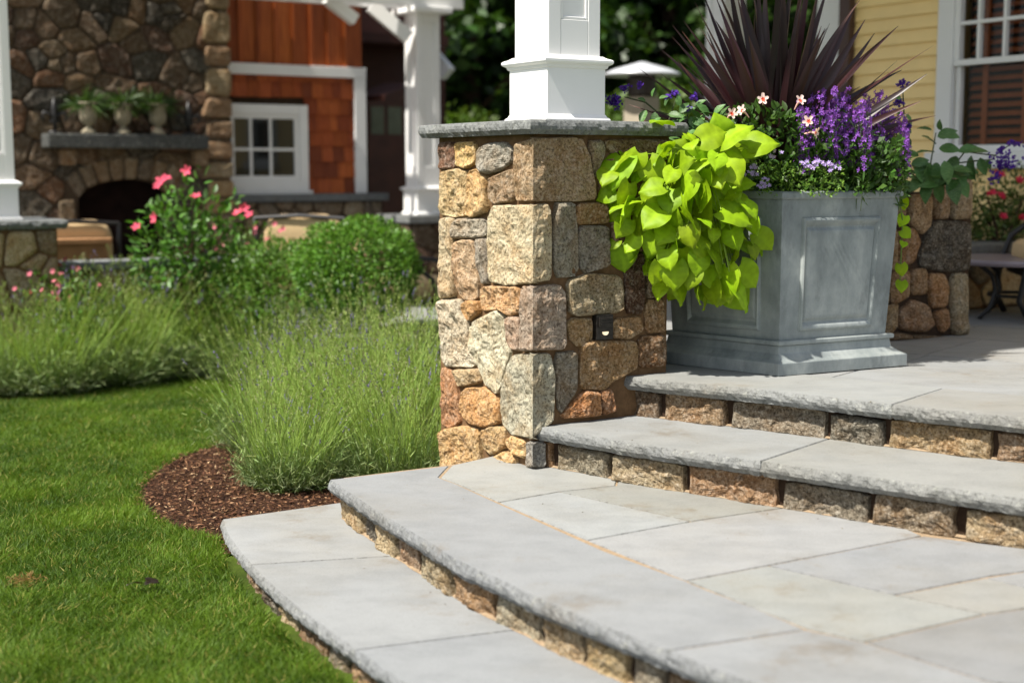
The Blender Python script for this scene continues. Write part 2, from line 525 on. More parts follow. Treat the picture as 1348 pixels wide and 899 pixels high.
def colvar(base, ids, n, var=.2, hue=.08, rng=NR):
    base = np.array(lin(base) if isinstance(base, str) else base)
    f = 1 + rng.uniform(-var, var, (n, 1)); h = 1 + rng.uniform(-hue, hue, (n, 3))
    return np.clip((base * f * h)[ids], 0, 1)
# templates
LEAF = ([(0, 0, 0), (-.22, .32, .05), (0, .35, 0), (.22, .32, .05), (-.17, .68, .03), (0, .7, -.02), (.17, .68, .03), (0, 1, -.08)],
        [np.array([(0, 2, 1), (0, 3, 2), (4, 5, 7), (5, 6, 7)]), np.array([(1, 2, 5, 4), (2, 3, 6, 5)])])
DIAMOND = ([(0, 0, 0), (-.3, .5, .06), (0, 1, -.05), (.3, .5, .06)], [np.array([(0, 3, 2, 1)])])
def heart():
    """heart leaf with a folded midrib and side veins; HEARTC tints the veins"""
    ts = [0, .06, .13, .21, .30, .40, .50, .60, .70, .80, .88, .95, 1.0]
    v = []; c = []
    for r_, t in enumerate(ts):
        wd = np.interp(t, [0, .1, .24, .42, .6, .78, .91, 1.0], [.30, .45, .53, .50, .40, .24, .10, .006])
        for k in (-1, -.7, -.35, 0, .35, .7, 1):
            y = t - (.24 * abs(k) ** 1.4 * max(0, 1 - t * 3.0)) + .05 * abs(k) * (1 - t)
            z = .13 * abs(k) * wd * 2 - .10 * k * k - .26 * (t - .35) ** 2 + (.014 if r_ % 2 else -.008) * (0 < abs(k) < 1) + .02 * math.sin(t * 13 + k * 3) * abs(k)
            v.append((k * wd, y, z)); c.append(1.22 if k == 0 else (1.06 if (r_ % 2 and abs(k) < 1) else .95))
    f = [(r * 7 + k, r * 7 + k + 1, (r + 1) * 7 + k + 1, (r + 1) * 7 + k) for r in range(12) for k in range(6)]
    return v, [np.array(f)], np.array(c)
HV, HF, HEARTC = heart()
HEART = (HV, HF)
def rdirs(n, up=0.3, spread=1, rng=NR):
    d = rng.normal(size=(n, 3)) * spread; d[:, 2] = np.abs(d[:, 2]) + up
    return d / np.linalg.norm(d, axis=1)[:, None]

#==SCENE==

# ------------------------------------------------------------------ ground
def polyface(name, pts, z, mat, kind='structure'):
    mb = MB(); mb.add([(x, y, z) for x, y in pts], [tuple(range(len(pts)))])
    o = mb.build(name, mat, loc=(pts[0][0], pts[0][1], z)); o['kind'] = kind
    return o
def catmull(pts, k=8):
    P = [np.array(p, float) for p in pts]; P = [2 * P[0] - P[1]] + P + [2 * P[-1] - P[-2]]
    out = []
    for i in range(1, len(P) - 2):
        for j in range(k):
            t = j / k; a, b, c, d = P[i - 1:i + 3]
            out.append(tuple(.5 * ((2 * b) + (-a + c) * t + (2 * a - 5 * b + 4 * c - d) * t * t + (-a + 3 * b - 3 * c + d) * t ** 3)))
    out.append(tuple(P[-2])); return out
gm = Mat('lawn_soil', .95, .1); gm.color(gm.ramp(gm.noise(3, 8, .7), [(.3, '#2d3a14'), (.7, '#4a5a1e')]))
gm.bump(gm.noise(60, 6), .8, .01)
polyface('lawn', [(-150, -20), (150, -20), (150, 280), (-150, 280)], 0, gm.m)
BED = [on(x, y, 0) for x, y in [(300, 716), (262, 706), (222, 692), (195, 676), (186, 660), (192, 640), (212, 620), (243, 603), (275, 593)]]
BEDC = catmull(BED, 5) + [(-1.45, 7.8), (-1.2, 8.6), (-.6, 9.0), (.4, 9.0), (.4, 5.9), (-.1, 5.5), (-.7, 5.3), (-1.08, 5.1)]
mm = Mat('mulch', .95, .15)
mv = mm.noise(70, 8, .8)
mm.color(mm.ramp(mv, [(.35, '#241510'), (.5, '#473024'), (.62, '#6f4f3a')]))
mm.bump(mv, 1, .03)
polyface('mulch_bed', BEDC, .012, mm.m)
BACKBED = [(-9, 6.6), (-4.5, 8.05), (-3.2, 8.62), (-2.45, 9.35), (-2.1, 9.95), (-1.75, 10.4), (-1.3, 10.5), (-1.2, 11.6), (-9, 11.6)]
polyface('planting_bed', BACKBED, .012, mm.m)

# ------------------------------------------------------------------ stone steps
def inset(poly, d):
    P = [np.array(p, float) for p in poly]; n = len(P)
    A = .5 * sum(P[i][0] * P[(i + 1) % n][1] - P[(i + 1) % n][0] * P[i][1] for i in range(n))
    if A < 0: P = P[::-1]
    out = []
    for i in range(n):
        a, b, c = P[i - 1], P[i], P[(i + 1) % n]
        d1 = (b - a); d1 /= np.linalg.norm(d1) + 1e-9; d2 = (c - b); d2 /= np.linalg.norm(d2) + 1e-9
        n1 = np.array((-d1[1], d1[0])); n2 = np.array((-d2[1], d2[0]))
        m_ = n1 + n2; L = m_ @ m_
        m_ = m_ / max(L, .5) * 2 * 1.0
        out.append(tuple(b + m_ * d / 1.0 if L > .5 else b + n1 * d))
    return out
BS = ['#9b9d9b', '#9a9b99', '#9f9d96', '#939695', '#a19f99', '#96999a', '#9c9a93']
def slab(mb, poly, ztop, th, col, gap=.003, rough=.0065, seed=0, outer=None):
    """a bluestone slab with a chipped edge. outer(x, y) says whether a boundary point lies on the exposed edge"""
    Pn = inset(poly, gap)
    B_ = []
    n = len(Pn)
    for i in range(n):
        a = np.array(Pn[i]); b = np.array(Pn[(i + 1) % n]); k = max(1, int(np.linalg.norm(b - a) / .014))
        for j in range(k): B_.append(a + (b - a) * j / k)
    m = len(B_)
    nr = []
    for i in range(m):
        t = B_[(i + 1) % m] - B_[i - 1]; t /= np.linalg.norm(t) + 1e-9; nr.append(np.array((t[1], -t[0])))
    out = [bool(outer is None or outer(*B_[i])) for i in range(m)]
    zs = [0, -.004, -.012, -.024, -.036, -th + .006, -th]
    pr = [-.004, 0, .004, .007, .005, .0, -.004]
    rings = []
    for r, (dz, o) in enumerate(zip(zs, pr)):
        ring = []
        for i in range(m):
            e = o; x, y = B_[i]; zz = ztop + dz
            if out[i] and rough and r:
                k = 1 if r > 1 else .45
                q = (mnoise.noise(Vector((x * 34 + seed, y * 34, zz * 40))) + .7 * mnoise.noise(Vector((x * 95, y * 95 + seed, zz * 110))))
                e = o + rough * k * q - (.006 if r >= 5 else 0) * (1 + mnoise.noise(Vector((x * 45, y * 45, 3))))
                if r > 3: zz += rough * .4 * mnoise.noise(Vector((x * 35, y * 35, 7)))
            ring.append((x + nr[i][0] * e, y + nr[i][1] * e, zz))
        rings.append(ring)
    base = lin(col) if isinstance(col, str) else col
    mb.cur = 1; mb.loft(rings, base, caps=False)
    nv = len(mb.v) - m * len(rings)
    mb.mi.append(0); mb.f.append(tuple(nv + i for i in range(m)))
    mb.mi.append(1); mb.f.append(tuple(nv + (len(rings) - 1) * m + i for i in range(m))[::-1])
def pts(z, L): return [on(x, y, z) for x, y in L]
Afr = catmull(pts(LA, [(292, 683), (299, 704), (329, 743), (372, 784), (425, 825), (467.5, 855), (531, 899)]) + [(-.05, 3.19), (.25, 2.86), (.62, 2.52)], 5)
Bfr = catmull(pts(LB, [(433, 631), (489, 669), (553, 708), (609.5, 741.5), (650, 759.5), (713, 790), (782.5, 818.6), (877.6, 856), (981, 896)]) + [(.80, 2.79), (1.12, 2.48), (1.5, 2.16)], 5)
Cfr = catmull(pts(LC, [(705, 561.5), (773, 572.5), (851, 585.5), (1001, 607), (1142, 627.5), (1348, 657)]) + [(1.95, 3.83), (2.4, 3.42)], 5)
Dfr = catmull(pts(LD, [(803, 493), (873, 500.7), (1020, 514.8), (1174, 532.5), (1348, 550)]) + [(2.2, 4.3), (2.8, 3.84)], 6)
def offs(line, d):
    out = []
    for i in range(len(line)):
        a = np.array(line[max(0, i - 1)]); b = np.array(line[min(len(line) - 1, i + 1)]); t = (b - a) / np.linalg.norm(b - a)
        out.append((line[i][0] - t[1] * d, line[i][1] + t[0] * d))
    return out                          # d > 0: to the left of the travel direction (uphill here)
def near_i(line, p): return min(range(len(line)), key=lambda i: (line[i][0] - p[0]) ** 2 + (line[i][1] - p[1]) ** 2)
def close_to(line, tol=.03):
    L = np.array(line)
    def f(x, y):
        return min(segdist(np.array([[x, y]]), L[i], L[i + 1])[0] for i in range(len(L) - 1)) < tol
    return f
steps = empty('stone_steps', (.6, 4.2, 0), 'wide curved garden steps with bluestone treads and fieldstone risers beside the pillar', 'steps')
# lowest tread
Ain = offs(Bfr, .13)
def strip(line, inner, cuts):
    """split the band between a front line and its inner line at the given front indices"""
    ids = [0] + cuts + [len(line) - 1]
    return [line[a:b + 1] + inner[a:b + 1][::-1] for a, b in zip(ids[:-1], ids[1:])]
mb = MB()
jA = [(on(336, 741.5, LA), on(489, 729, LA)), (on(471, 851.6, LA), on(645, 830, LA))]
i1, i2 = [near_i(Afr, j[0]) for j in jA]
k1 = near_i(Ain, on(480, 735, LA)); k2 = near_i(Ain, on(640, 838, LA))
Aleft = [on(446, 662, LA), (-.45, 5.62)]
p1 = Afr[:i1 + 1] + [Ain[k1]] + Ain[:k1][::-1][:-1] + [(-.56, 5.56)]
p2 = Afr[i1:i2 + 1] + [Ain[k2]] + Ain[k1:k2][::-1]
p3 = Afr[i2:] + Ain[k2:][::-1]
of = close_to(Afr, .012)
for k, (p, c) in enumerate(zip((p1, p2, p3), ('#9fa09c', '#999c9b', '#92979a'))): slab(mb, p, LA, .052, c, seed=k * 5, outer=of)
t1 = mb.build('tread', [M['blue'], M['blue_edge']], steps)
# landing
mb = MB()
of = close_to(Bfr, .012)
j = near_i(Bfr, on(877.6, 856, LB))
inner = pts(LB, [(1062, 828), (996, 800), (926.6, 774), (903.5, 764), (797, 725), (768, 712), (656, 661.6), (602, 637), (578, 628), (592, 612.6)])
slab(mb, Bfr[:j + 1] + inner, LB, .055, '#949799', seed=3, outer=of)
slab(mb, Bfr[j:] + [(2.0, 2.7)] + pts(LB, [(1305, 898), (1138, 844.5), (1062, 828)]), LB, .055, '#949799', seed=8, outer=of)
inn = {
 1: [(594, 612.2), (579, 628), (602, 637), (657, 661), (736, 647), (811, 639), (815, 622), (700, 590), (648, 600)],
 2: [(657, 661), (736, 647), (910, 686), (773, 711)],
 3: [(736, 647), (811, 639), (815, 620), (1020, 655), (1040, 667), (910, 686)],
 4: [(773, 711), (910, 686), (1040, 667), (1160, 680), (1215, 705), (1010.7, 744), (903.5, 764)],
 5: [(1010.7, 744), (1215, 705), (1400, 728), (1440, 740), (1308, 757), (1178.6, 782.6)],
 6: [(903.5, 764), (1010.7, 744), (1178.6, 782.6), (1297, 808), (1138, 844.5), (1062, 827)],
 7: [(1178.6, 782.6), (1297, 760), (1420, 790), (1297, 808)],
 8: [(1297, 760), (1440, 738), (1600, 765), (1420, 790)],
 9: [(1138, 844.5), (1297, 808), (1420, 790), (1600, 840), (1600, 930), (1305, 898)],
}
cols = ['#a3a294', '#a0a39e', '#9a9a8b', '#a19f9b', '#96999d', '#9b9e93', '#9f9c8e', '#9a9c9f', '#8f8f8e']
for (k, p), c in zip(inn.items(), cols): slab(mb, pts(LB, p), LB, .02, c, gap=.003, rough=0, outer=lambda x, y: False, seed=k)
landing = mb.build('landing', [M['blue'], M['blue_edge']], steps)
mb = MB(); bp = [(-.64, 5.245)] + offs(Bfr, .05)[2:] + [(2.9, 2.4), (2.9, 4.2)] + offs(Cfr, .15)[::-1] + [(-.02, 5.62)]
mb.loft([[(x, y, z) for x, y in bp] for z in (LB - .054, LB - .0035)])
mb.build('mortar_bed', M['sandjoint'], steps)
# third tread
mb = MB(); of = close_to(Cfr, .012)
Cin = offs(Cfr, .56)
j = near_i(Cfr, on(1001, 607, LC)); k = near_i(Cin, (Cfr[j][0] + .42, Cfr[j][1] + .40))
c0 = (P0x, P0y) = (.088, 5.40)
slab(mb, Cfr[:j + 1] + [Cin[j]] + Cin[1:j][::-1] + [(Cfr[0][0] + .4 * U[0], Cfr[0][1] + .4 * U[1] + .02)], LC, .055, '#9a9e9d', seed=21, outer=of)
slab(mb, Cfr[j:] + Cin[j:][::-1], LC, .055, '#9c9a8c', seed=25, outer=of)
mb.build('tread', [M['blue'], M['blue_edge']], steps)
# terrace
terr = empty('terrace', (1.6, 6.5, 0), None, None); terr['kind'] = 'structure'
mb = MB(); of = close_to(Dfr, .012)
Din = offs(Dfr, .48)
j = near_i(Dfr, on(1174, 532.5, LD)); j2 = near_i(Dfr, (2.4, 4.15))
slab(mb, Dfr[:j + 1] + [Din[j]] + Din[:j][::-1], LD, .055, '#9d9f98', seed=31, outer=of)
slab(mb, Dfr[j:j2 + 1] + [Din[j2]] + Din[j:j2][::-1], LD, .055, '#9b9789', seed=35, outer=of)
slab(mb, Dfr[j2:] + Din[j2:][::-1], LD, .055, '#8f9599', seed=36, outer=of)
# paving behind, courses parallel to the house
O = np.array(Din[0]); rr = random.Random(5)
def inside_back(x, y):
    i = near_i(Din, (x, y)); q = Din[i]; a = np.array(Din[max(0, i - 1)]); b = np.array(Din[min(len(Din) - 1, i + 1)])
    t = (b - a); return t[0] * (y - q[1]) - t[1] * (x - q[0]) > 0
t0 = np.array(Din[-1]) - np.array(Din[0]); t0 /= np.linalg.norm(t0); n0 = np.array((-t0[1], t0[0]))
row = -.28; 
while row < 8.5:
    hgt = rr.choice((.45, .6, .75)); a = -9 + rr.uniform(0, .5)
    while a < 8:
        wd = rr.choice((.6, .9, 1.05, 1.2))
        q = [O + t0 * s_ + n0 * r_ for s_, r_ in ((a, row), (a + wd, row), (a + wd, row + hgt), (a, row + hgt))]
        if sum(q_[0] for q_ in q) / 4 > .28 and all(p[0] > -.25 and p[1] < 13.3 for p in q): slab(mb, q, LD - .0028, .02, rr.choice(BS), rough=0, gap=.003, outer=lambda x, y: False)
        a += wd
    row += hgt
mb.build('paving', [M['blue'], M['blue_edge']], terr)
mb = MB(); Dr = offs(Dfr, .13)
bp = Dr + [(9, 6), (9, 13), (.0, 13), (.0, 6.1)]
mb.loft([[(x, y, z) for x, y in bp] for z in (0, LD - .0065)])
mb.build('terrace_base', M['sandjoint'], terr)

# risers: rows of rough stones under the treads
def riser(name, line_px, z_line, zb, zt, cuts_px, cols, back, parent, seedo, h=.022):
    """line of the stone faces traced at the foot, cuts by picture column"""
    ln = line_px
    L = [0]
    for a, b in zip(ln[:-1], ln[1:]): L.append(L[-1] + math.hypot(b[0] - a[0], b[1] - a[1]))
    tot = L[-1]
    def P(s):
        s = max(-.02, min(tot, s)); i = 0
        while i < len(L) - 2 and L[i + 1] < s: i += 1
        t = (s - L[i]) / (L[i + 1] - L[i]); a, b = ln[i], ln[i + 1]
        d = np.array((b[0] - a[0], b[1] - a[1])); d /= np.linalg.norm(d)
        return (a[0] + (b[0] - a[0]) * t, a[1] + (b[1] - a[1]) * t, d)
    def mp(s, z, hh):
        x, y, d = P(s); return (x + d[1] * hh, y - d[0] * hh, z)
    def s_of(px):                        # arc length where the line crosses the column px
        best = min(range(401), key=lambda k: abs((lambda q: 674 + F * q[0] / (q[1] * cp - (zb - EZ) * sp))(P(tot * k / 400)) - px))
        return tot * best / 400
    mb = MB(); rnd = random.Random(seedo)
    cuts = [(s_of(a), s_of(b)) if not isinstance(a, str) else (float(a), float(b)) for a, b in cuts_px]
    for k, (a, b) in enumerate(cuts):
        t_ = zt - rnd.uniform(0, .012); b_ = zb - .01
        g = .002
        poly = [(a + g, b_), (b - g, b_), (b - g - rnd.uniform(0, .012), (b_ + t_) / 2), (b - g - rnd.uniform(-.004, .01), t_), (a + g + rnd.uniform(-.004, .012), t_), (a + g + rnd.uniform(0, .01), (b_ + t_) / 2)]
        vs, fs = stone_patch(poly, h * rnd.uniform(.7, 1.35), .014, mp, step=.011, rough=.014, rings=8, chaikin=1, seed=seedo + k * 7.3, fr=26)
        mb.add(vs, fs, [x * .72 for x in lin(cols[k % len(cols)])])  # weathered tone, with the shade under the treads also put into the colour
    o = mb.build(name, M['stone'], parent, smooth=False)
    mb = MB(); w0 = [mp(s, 0, -.006)[:2] for s in np.linspace(0, tot, 60)]; w1 = [mp(s, 0, -.10)[:2] for s in np.linspace(0, tot, 60)]
    ring = w0 + w1[::-1]
    mb.loft([[(x, y, z) for x, y in ring] for z in (zb - .02, zt + .002)])
    mb.build('riser_mortar', M['shadowmortar'], parent)
    mb = MB()                            # sandy mortar fillet at the foot
    a_ = [mp(s, 0, .004) for s in np.linspace(0, tot, 120)]
    r1 = [(x, y, zb + .007) for x, y, _ in a_]; r2 = [mp(s, zb + .0015, .017 + .008 * mnoise.noise(Vector((s * 14, 1, 1)))) for s in np.linspace(0, tot, 120)]
    mb.add(r1 + r2, [(i, i + 1, 121 + i, 120 + i) for i in range(119)])
    mb.build('mortar_fillet', M['sandjoint'], parent)
TAN, GRY, ORG, BRN, DRK = '#b39c77', '#8b8378', '#a98056', '#8d6f50', '#625a52'
Arl = offs(Afr, .062)
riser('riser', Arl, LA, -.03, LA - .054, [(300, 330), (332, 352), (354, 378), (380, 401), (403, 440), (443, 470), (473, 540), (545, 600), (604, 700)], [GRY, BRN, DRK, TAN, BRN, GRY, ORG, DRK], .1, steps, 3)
Brl = offs(Bfr, .062)
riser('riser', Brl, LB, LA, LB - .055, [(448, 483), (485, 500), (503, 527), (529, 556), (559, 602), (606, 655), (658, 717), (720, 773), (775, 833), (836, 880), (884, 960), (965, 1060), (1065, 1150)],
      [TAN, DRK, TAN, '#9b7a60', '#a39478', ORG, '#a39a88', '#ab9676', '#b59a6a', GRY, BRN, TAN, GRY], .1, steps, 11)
Crl = offs(Cfr, .066)
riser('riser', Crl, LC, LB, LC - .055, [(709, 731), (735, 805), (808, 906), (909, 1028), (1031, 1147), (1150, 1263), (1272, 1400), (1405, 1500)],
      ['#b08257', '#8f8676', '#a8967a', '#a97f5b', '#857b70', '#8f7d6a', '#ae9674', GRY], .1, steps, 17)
Drl = offs(Dfr, .066)
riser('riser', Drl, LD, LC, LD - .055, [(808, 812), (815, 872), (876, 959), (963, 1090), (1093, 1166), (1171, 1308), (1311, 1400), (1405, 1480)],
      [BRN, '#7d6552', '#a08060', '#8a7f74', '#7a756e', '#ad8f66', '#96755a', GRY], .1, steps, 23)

# ------------------------------------------------------------------ the stone pillar
P0 = (.088, 5.40)
NL = (-U[0], -U[1])                      # outward normal of the sunlit left face
NRt = (-V[0], -V[1])                     # outward normal of the right face
WL, WR = .75, .645
pillar = empty('stone_pillar', (P0[0] + .35 * U[0] + .4 * V[0], P0[1] + .35 * U[1] + .4 * V[1], 0), 'square fieldstone pillar with bluestone cap between lavender and steps', 'pillar')
EH = .024
def L_(px): return [face(x, y, (P0[0] + NL[0] * EH, P0[1] + NL[1] * EH), V) for x, y in px]
def R_(px): return [face(x, y, (P0[0] + NRt[0] * EH, P0[1] + NRt[1] * EH), U) for x, y in px]
left = [
 ([(573.5, 189), (595.5, 187.5), (596.5, 222), (575, 224)], '#7a5340'), ([(597, 188), (622, 187), (622, 215), (609, 221), (598, 218)], '#cda85f'),
 ([(627.5, 195.5), (638, 190), (659.5, 187.5), (670, 197), (668.5, 213.5), (649, 226), (636.5, 228.5), (626, 220.5)], '#8f8d8b'),
 ([(576, 226), (601, 223), (610.5, 227.5), (610, 283), (595.5, 285.5), (576, 282)], '#bda271'), ([(613.5, 226), (624, 224), (638, 235), (638, 276.5), (619, 286), (611.5, 283)], '#c49a5c'),
 ([(640, 235), (667, 224), (673.5, 226), (674, 263), (649, 268.5), (641, 261.5)], '#95795c'), ([(595.5, 291.5), (601, 288), (636, 288), (636.5, 313), (594, 315)], '#9a9289'),
 ([(577, 290), (586.5, 287), (594.5, 291), (594, 316), (595, 343), (596, 391), (577, 392.5)], '#b3a184'), ([(597.5, 319.5), (606, 317), (618.5, 317), (621.5, 335.5), (626, 371), (625, 393.5), (610, 395), (602.5, 387), (597.5, 371)], '#b19070'),
 ([(622.5, 315.5), (637, 315), (640, 372), (630.5, 372), (625, 341)], '#8f8781'), ([(628.5, 377), (682, 377), (682, 409), (667, 417), (652.5, 407), (633, 409.5), (628.5, 403)], '#c0915e'),
 ([(606.5, 399.5), (613.5, 396), (627, 397), (628, 410), (613.5, 423), (604.5, 407)], '#b98440'), ([(577, 395), (603, 395), (606.5, 414), (612, 424.5), (614, 455), (624, 483), (579, 483)], '#b9afa0'),
 ([(614.5, 426.5), (649, 409.5), (658, 415), (661, 428), (662, 451), (667, 462), (666, 475), (659, 502), (650, 519), (635, 504), (628, 484), (617, 460)], '#b8b3a0'),
 ([(664, 421), (668.5, 418), (679, 420), (681, 442), (681, 461), (670, 459), (665, 445)], '#a88d80'), ([(593, 486.5), (626, 486), (630, 504), (601, 510)], '#b0946d'),
 ([(578, 486), (586, 484), (597, 494), (600, 530), (602, 556), (588, 563), (579, 558)], '#b0774a'), ([(604, 520), (612, 511), (634, 511), (648, 522), (654, 532), (655, 557), (634, 562), (618, 558), (604, 544)], '#c58f4d'),
 ([(580, 565), (608, 562), (629, 567), (629, 604), (629, 620), (581, 620)], '#bb9256'), ([(632, 566), (646, 562), (661, 563), (662, 589), (644, 599), (633, 590)], '#b4925f'),
 ([(663, 579), (672, 574), (687, 581), (688, 604), (674, 598), (664, 588)], '#cda567'), ([(646, 602), (662, 595), (676, 603), (674, 618), (650, 618)], '#c1985b'),
 ([(583, 624), (628, 624), (628, 650), (584, 650)], '#a8895c'), ([(632, 605), (645, 606), (645, 640), (632, 640)], '#8f7a60'), ([(585, 654), (620, 654), (640, 690), (586, 690)], '#9c8a70'),
]
cx = (P0[0] + (NL[0] + NRt[0]) * EH, P0[1] + (NL[1] + NRt[1]) * EH)
mb = MB()
mpl = plane_map(P0, V, NL); mpr = plane_map(P0, U, NRt)
for k, (p, c) in enumerate(left):
    vs, fs = stone_patch(L_(p), EH * (.85 + .45 * ((k * 37) % 10) / 10), .014, mpl, grow=.0075, step=.010, rough=.014, rings=9, seed=k * 3.1, chaikin=1)
    mb.add(vs, fs, lin(c))
right = [
 ([(777, 186), (796, 186), (799.6, 201), (792.5, 219), (787, 235)], '#94836a'), ([(800, 184), (878, 183), (878, 200), (839, 203), (814, 204.5), (802, 197)], '#8a6a43'),
 ([(793, 240), (803, 207), (876, 204), (876, 262), (790, 264)], '#8d6238'), ([(731, 269), (758, 268), (762, 300), (765, 363), (732, 365)], '#8a8378'),
 ([(761, 268), (800, 267), (804, 294), (762, 296)], '#9c7645'), ([(763, 299), (803, 298), (805, 350), (768, 361)], '#7f7a76'), ([(808, 268), (876, 267), (876, 330), (808, 332)], '#836243'),
 ([(749, 370), (781, 361), (820, 364), (823, 411), (753, 417)], '#958467'), ([(826, 335), (850, 334), (850, 412), (826, 412)], '#5e4030'), ([(853, 338), (877, 336), (877, 390), (853, 392)], '#74604a'), ([(853, 396), (877, 394), (877, 437), (853, 438)], '#94704a'),
 ([(750, 425), (758, 420), (782, 420), (782, 447), (763, 457), (753, 444)], '#9c7c4d'), ([(809, 421), (844, 417), (850, 436), (830, 446), (809, 445)], '#a07d54'),
 ([(769, 453), (784, 449), (838, 449), (842, 462), (840, 486), (808, 502), (800, 513), (766, 512), (767, 475)], '#9c7748'), ([(844, 444), (877, 441), (878, 482), (843, 484)], '#7f5a38'),
 ([(732, 466), (762, 464), (762, 514), (738, 548)], '#7f766c'), ([(737, 552), (772, 516), (790, 517), (793, 548)], '#b5763c'), ([(793, 517), (808, 513), (812, 540), (796, 547)], '#9c6437'),
]
for k, (p, c) in enumerate(right):
    vs, fs = stone_patch(R_(p), EH * (.8 + .45 * ((k * 31) % 10) / 10), .014, mpr, grow=.0075, step=.010, rough=.014, rings=9, seed=50 + k * 3.1, chaikin=1)
    mb.add(vs, fs, lin(c))
quoins = [
 ([(674, 190), (699, 181), (699, 266), (676.5, 264), (674, 245)], [(699, 181), (766.7, 180.6), (778, 206), (788, 262), (762, 265), (699, 266)], '#a08362'),
 ([(638.5, 271), (704, 269), (704, 374), (667, 376), (641, 371)], [(704, 269), (725, 269), (728, 300), (728, 368), (704, 374)], '#bcae92'),
 ([(683.5, 377), (703.5, 377), (704, 463), (683, 462)], [(704, 377), (738, 375), (746, 387), (747.5, 460), (704, 463)], '#9e8b82'),
 ([(671, 467), (704, 466), (704, 580), (672, 572), (660, 558), (656, 530), (660, 506)], [(704, 466), (727, 466), (732, 500), (731, 553), (704, 575)], '#a3a193'),
 ([(690, 583), (704, 583), (704, 616), (690, 616)], [(704, 583), (720, 583), (720, 616), (704, 616)], '#84868c'),
]
for k, (pl, pr_, c) in enumerate(quoins):
    a = L_(pl); b = R_(pr_)
    za = [z for (x, y), (s, z) in zip(pl, a) if x >= 699 ]
    zt = max(za); zb_ = min(za)
    def fix(poly, px):
        out = []
        for (x, y), (s, z) in zip(px, poly):
            if (px is pl and x >= 699) or (px is pr_ and x <= 704.5): out.append((-EH, zt if z > (zt + zb_) / 2 else zb_))
            else: out.append((s, z))
        return out
    a = fix(a, pl); b = fix(b, pr_)
    shp = lambda p: abs(p[0] + EH) < 1e-6
    for poly, mp in ((a, mpl), (b, mpr)):
        vs, fs = stone_patch(poly, EH, .012, mp, sharp=shp, grow=.006, step=.010, rough=.011, rings=9, seed=80 + k * 3.1, chaikin=1)
        mb.add(vs, fs, lin(c))
mb.build('stonework', M['stone'], pillar)
mb = MB(); mb.box(P0, (0, WR), (0, WL), (-.05, 1.569)); mb.build('mortar', M['mortar'], pillar)
mb = MB(); o_ = .055
q = [(P0[0] + U[0] * i + V[0] * j, P0[1] + U[1] * i + V[1] * j) for i, j in ((-o_, -o_), (.69, -o_), (.69, WL + o_ + .02), (-o_, WL + o_ + .02))]
slab(mb, q, 1.622, .054, '#8f938c', gap=0, rough=.006, seed=60)
mb.build('capstone', [M['blue'], M['blue_edge']], pillar)
# recessed step light on the right face
lt = R_([(784, 415), (806, 415), (806, 446), (784, 446)])
s0, s1 = lt[0][0], lt[1][0]; z1, z0 = lt[0][1], lt[2][1]
mb = MB(); brz = plain('dark_bronze', (.03, .026, .022), .45, .5, metal=.6, var=.4, scale=50)
mb.box((P0[0] + NRt[0] * .02, P0[1] + NRt[1] * .02), (s0, s1), (-.012, .02), (z0, z1))
mb.box((P0[0] + NRt[0] * .02, P0[1] + NRt[1] * .02), (s0 + .008, s1 - .008), (-.022, -.0121), (z0 + .052, z1 - .008))
for k in range(3): mb.box((P0[0] + NRt[0] * .02, P0[1] + NRt[1] * .02), (s0 + .012, s1 - .012), (-.026, -.0221), (z1 - .016 - k * .011, z1 - .011 - k * .011))
lo = mb.build('step_light', brz, pillar, bevel=.002)
em = Mat('lamp_lens', .3, .5); em.color('#fff0d0'); em.b.inputs['Emission Color'].default_value = (1, .8, .5, 1); em.b.inputs['Emission Strength'].default_value = .35
mb = MB(); cs = (s0 + s1) / 2
arc = [(cs + .014 * math.cos(a), z0 + .032 - .014 * math.sin(a)) for a in np.linspace(0, math.pi, 14)]
def l3(s, z, h): return (P0[0] + U[0] * s + NRt[0] * h, P0[1] + U[1] * s + NRt[1] * h, z)
mb.loft([[l3(s, z, .0325) for s, z in arc], [l3(s, z, .038) for s, z in arc]]); mb.build('lens', em.m, lo)

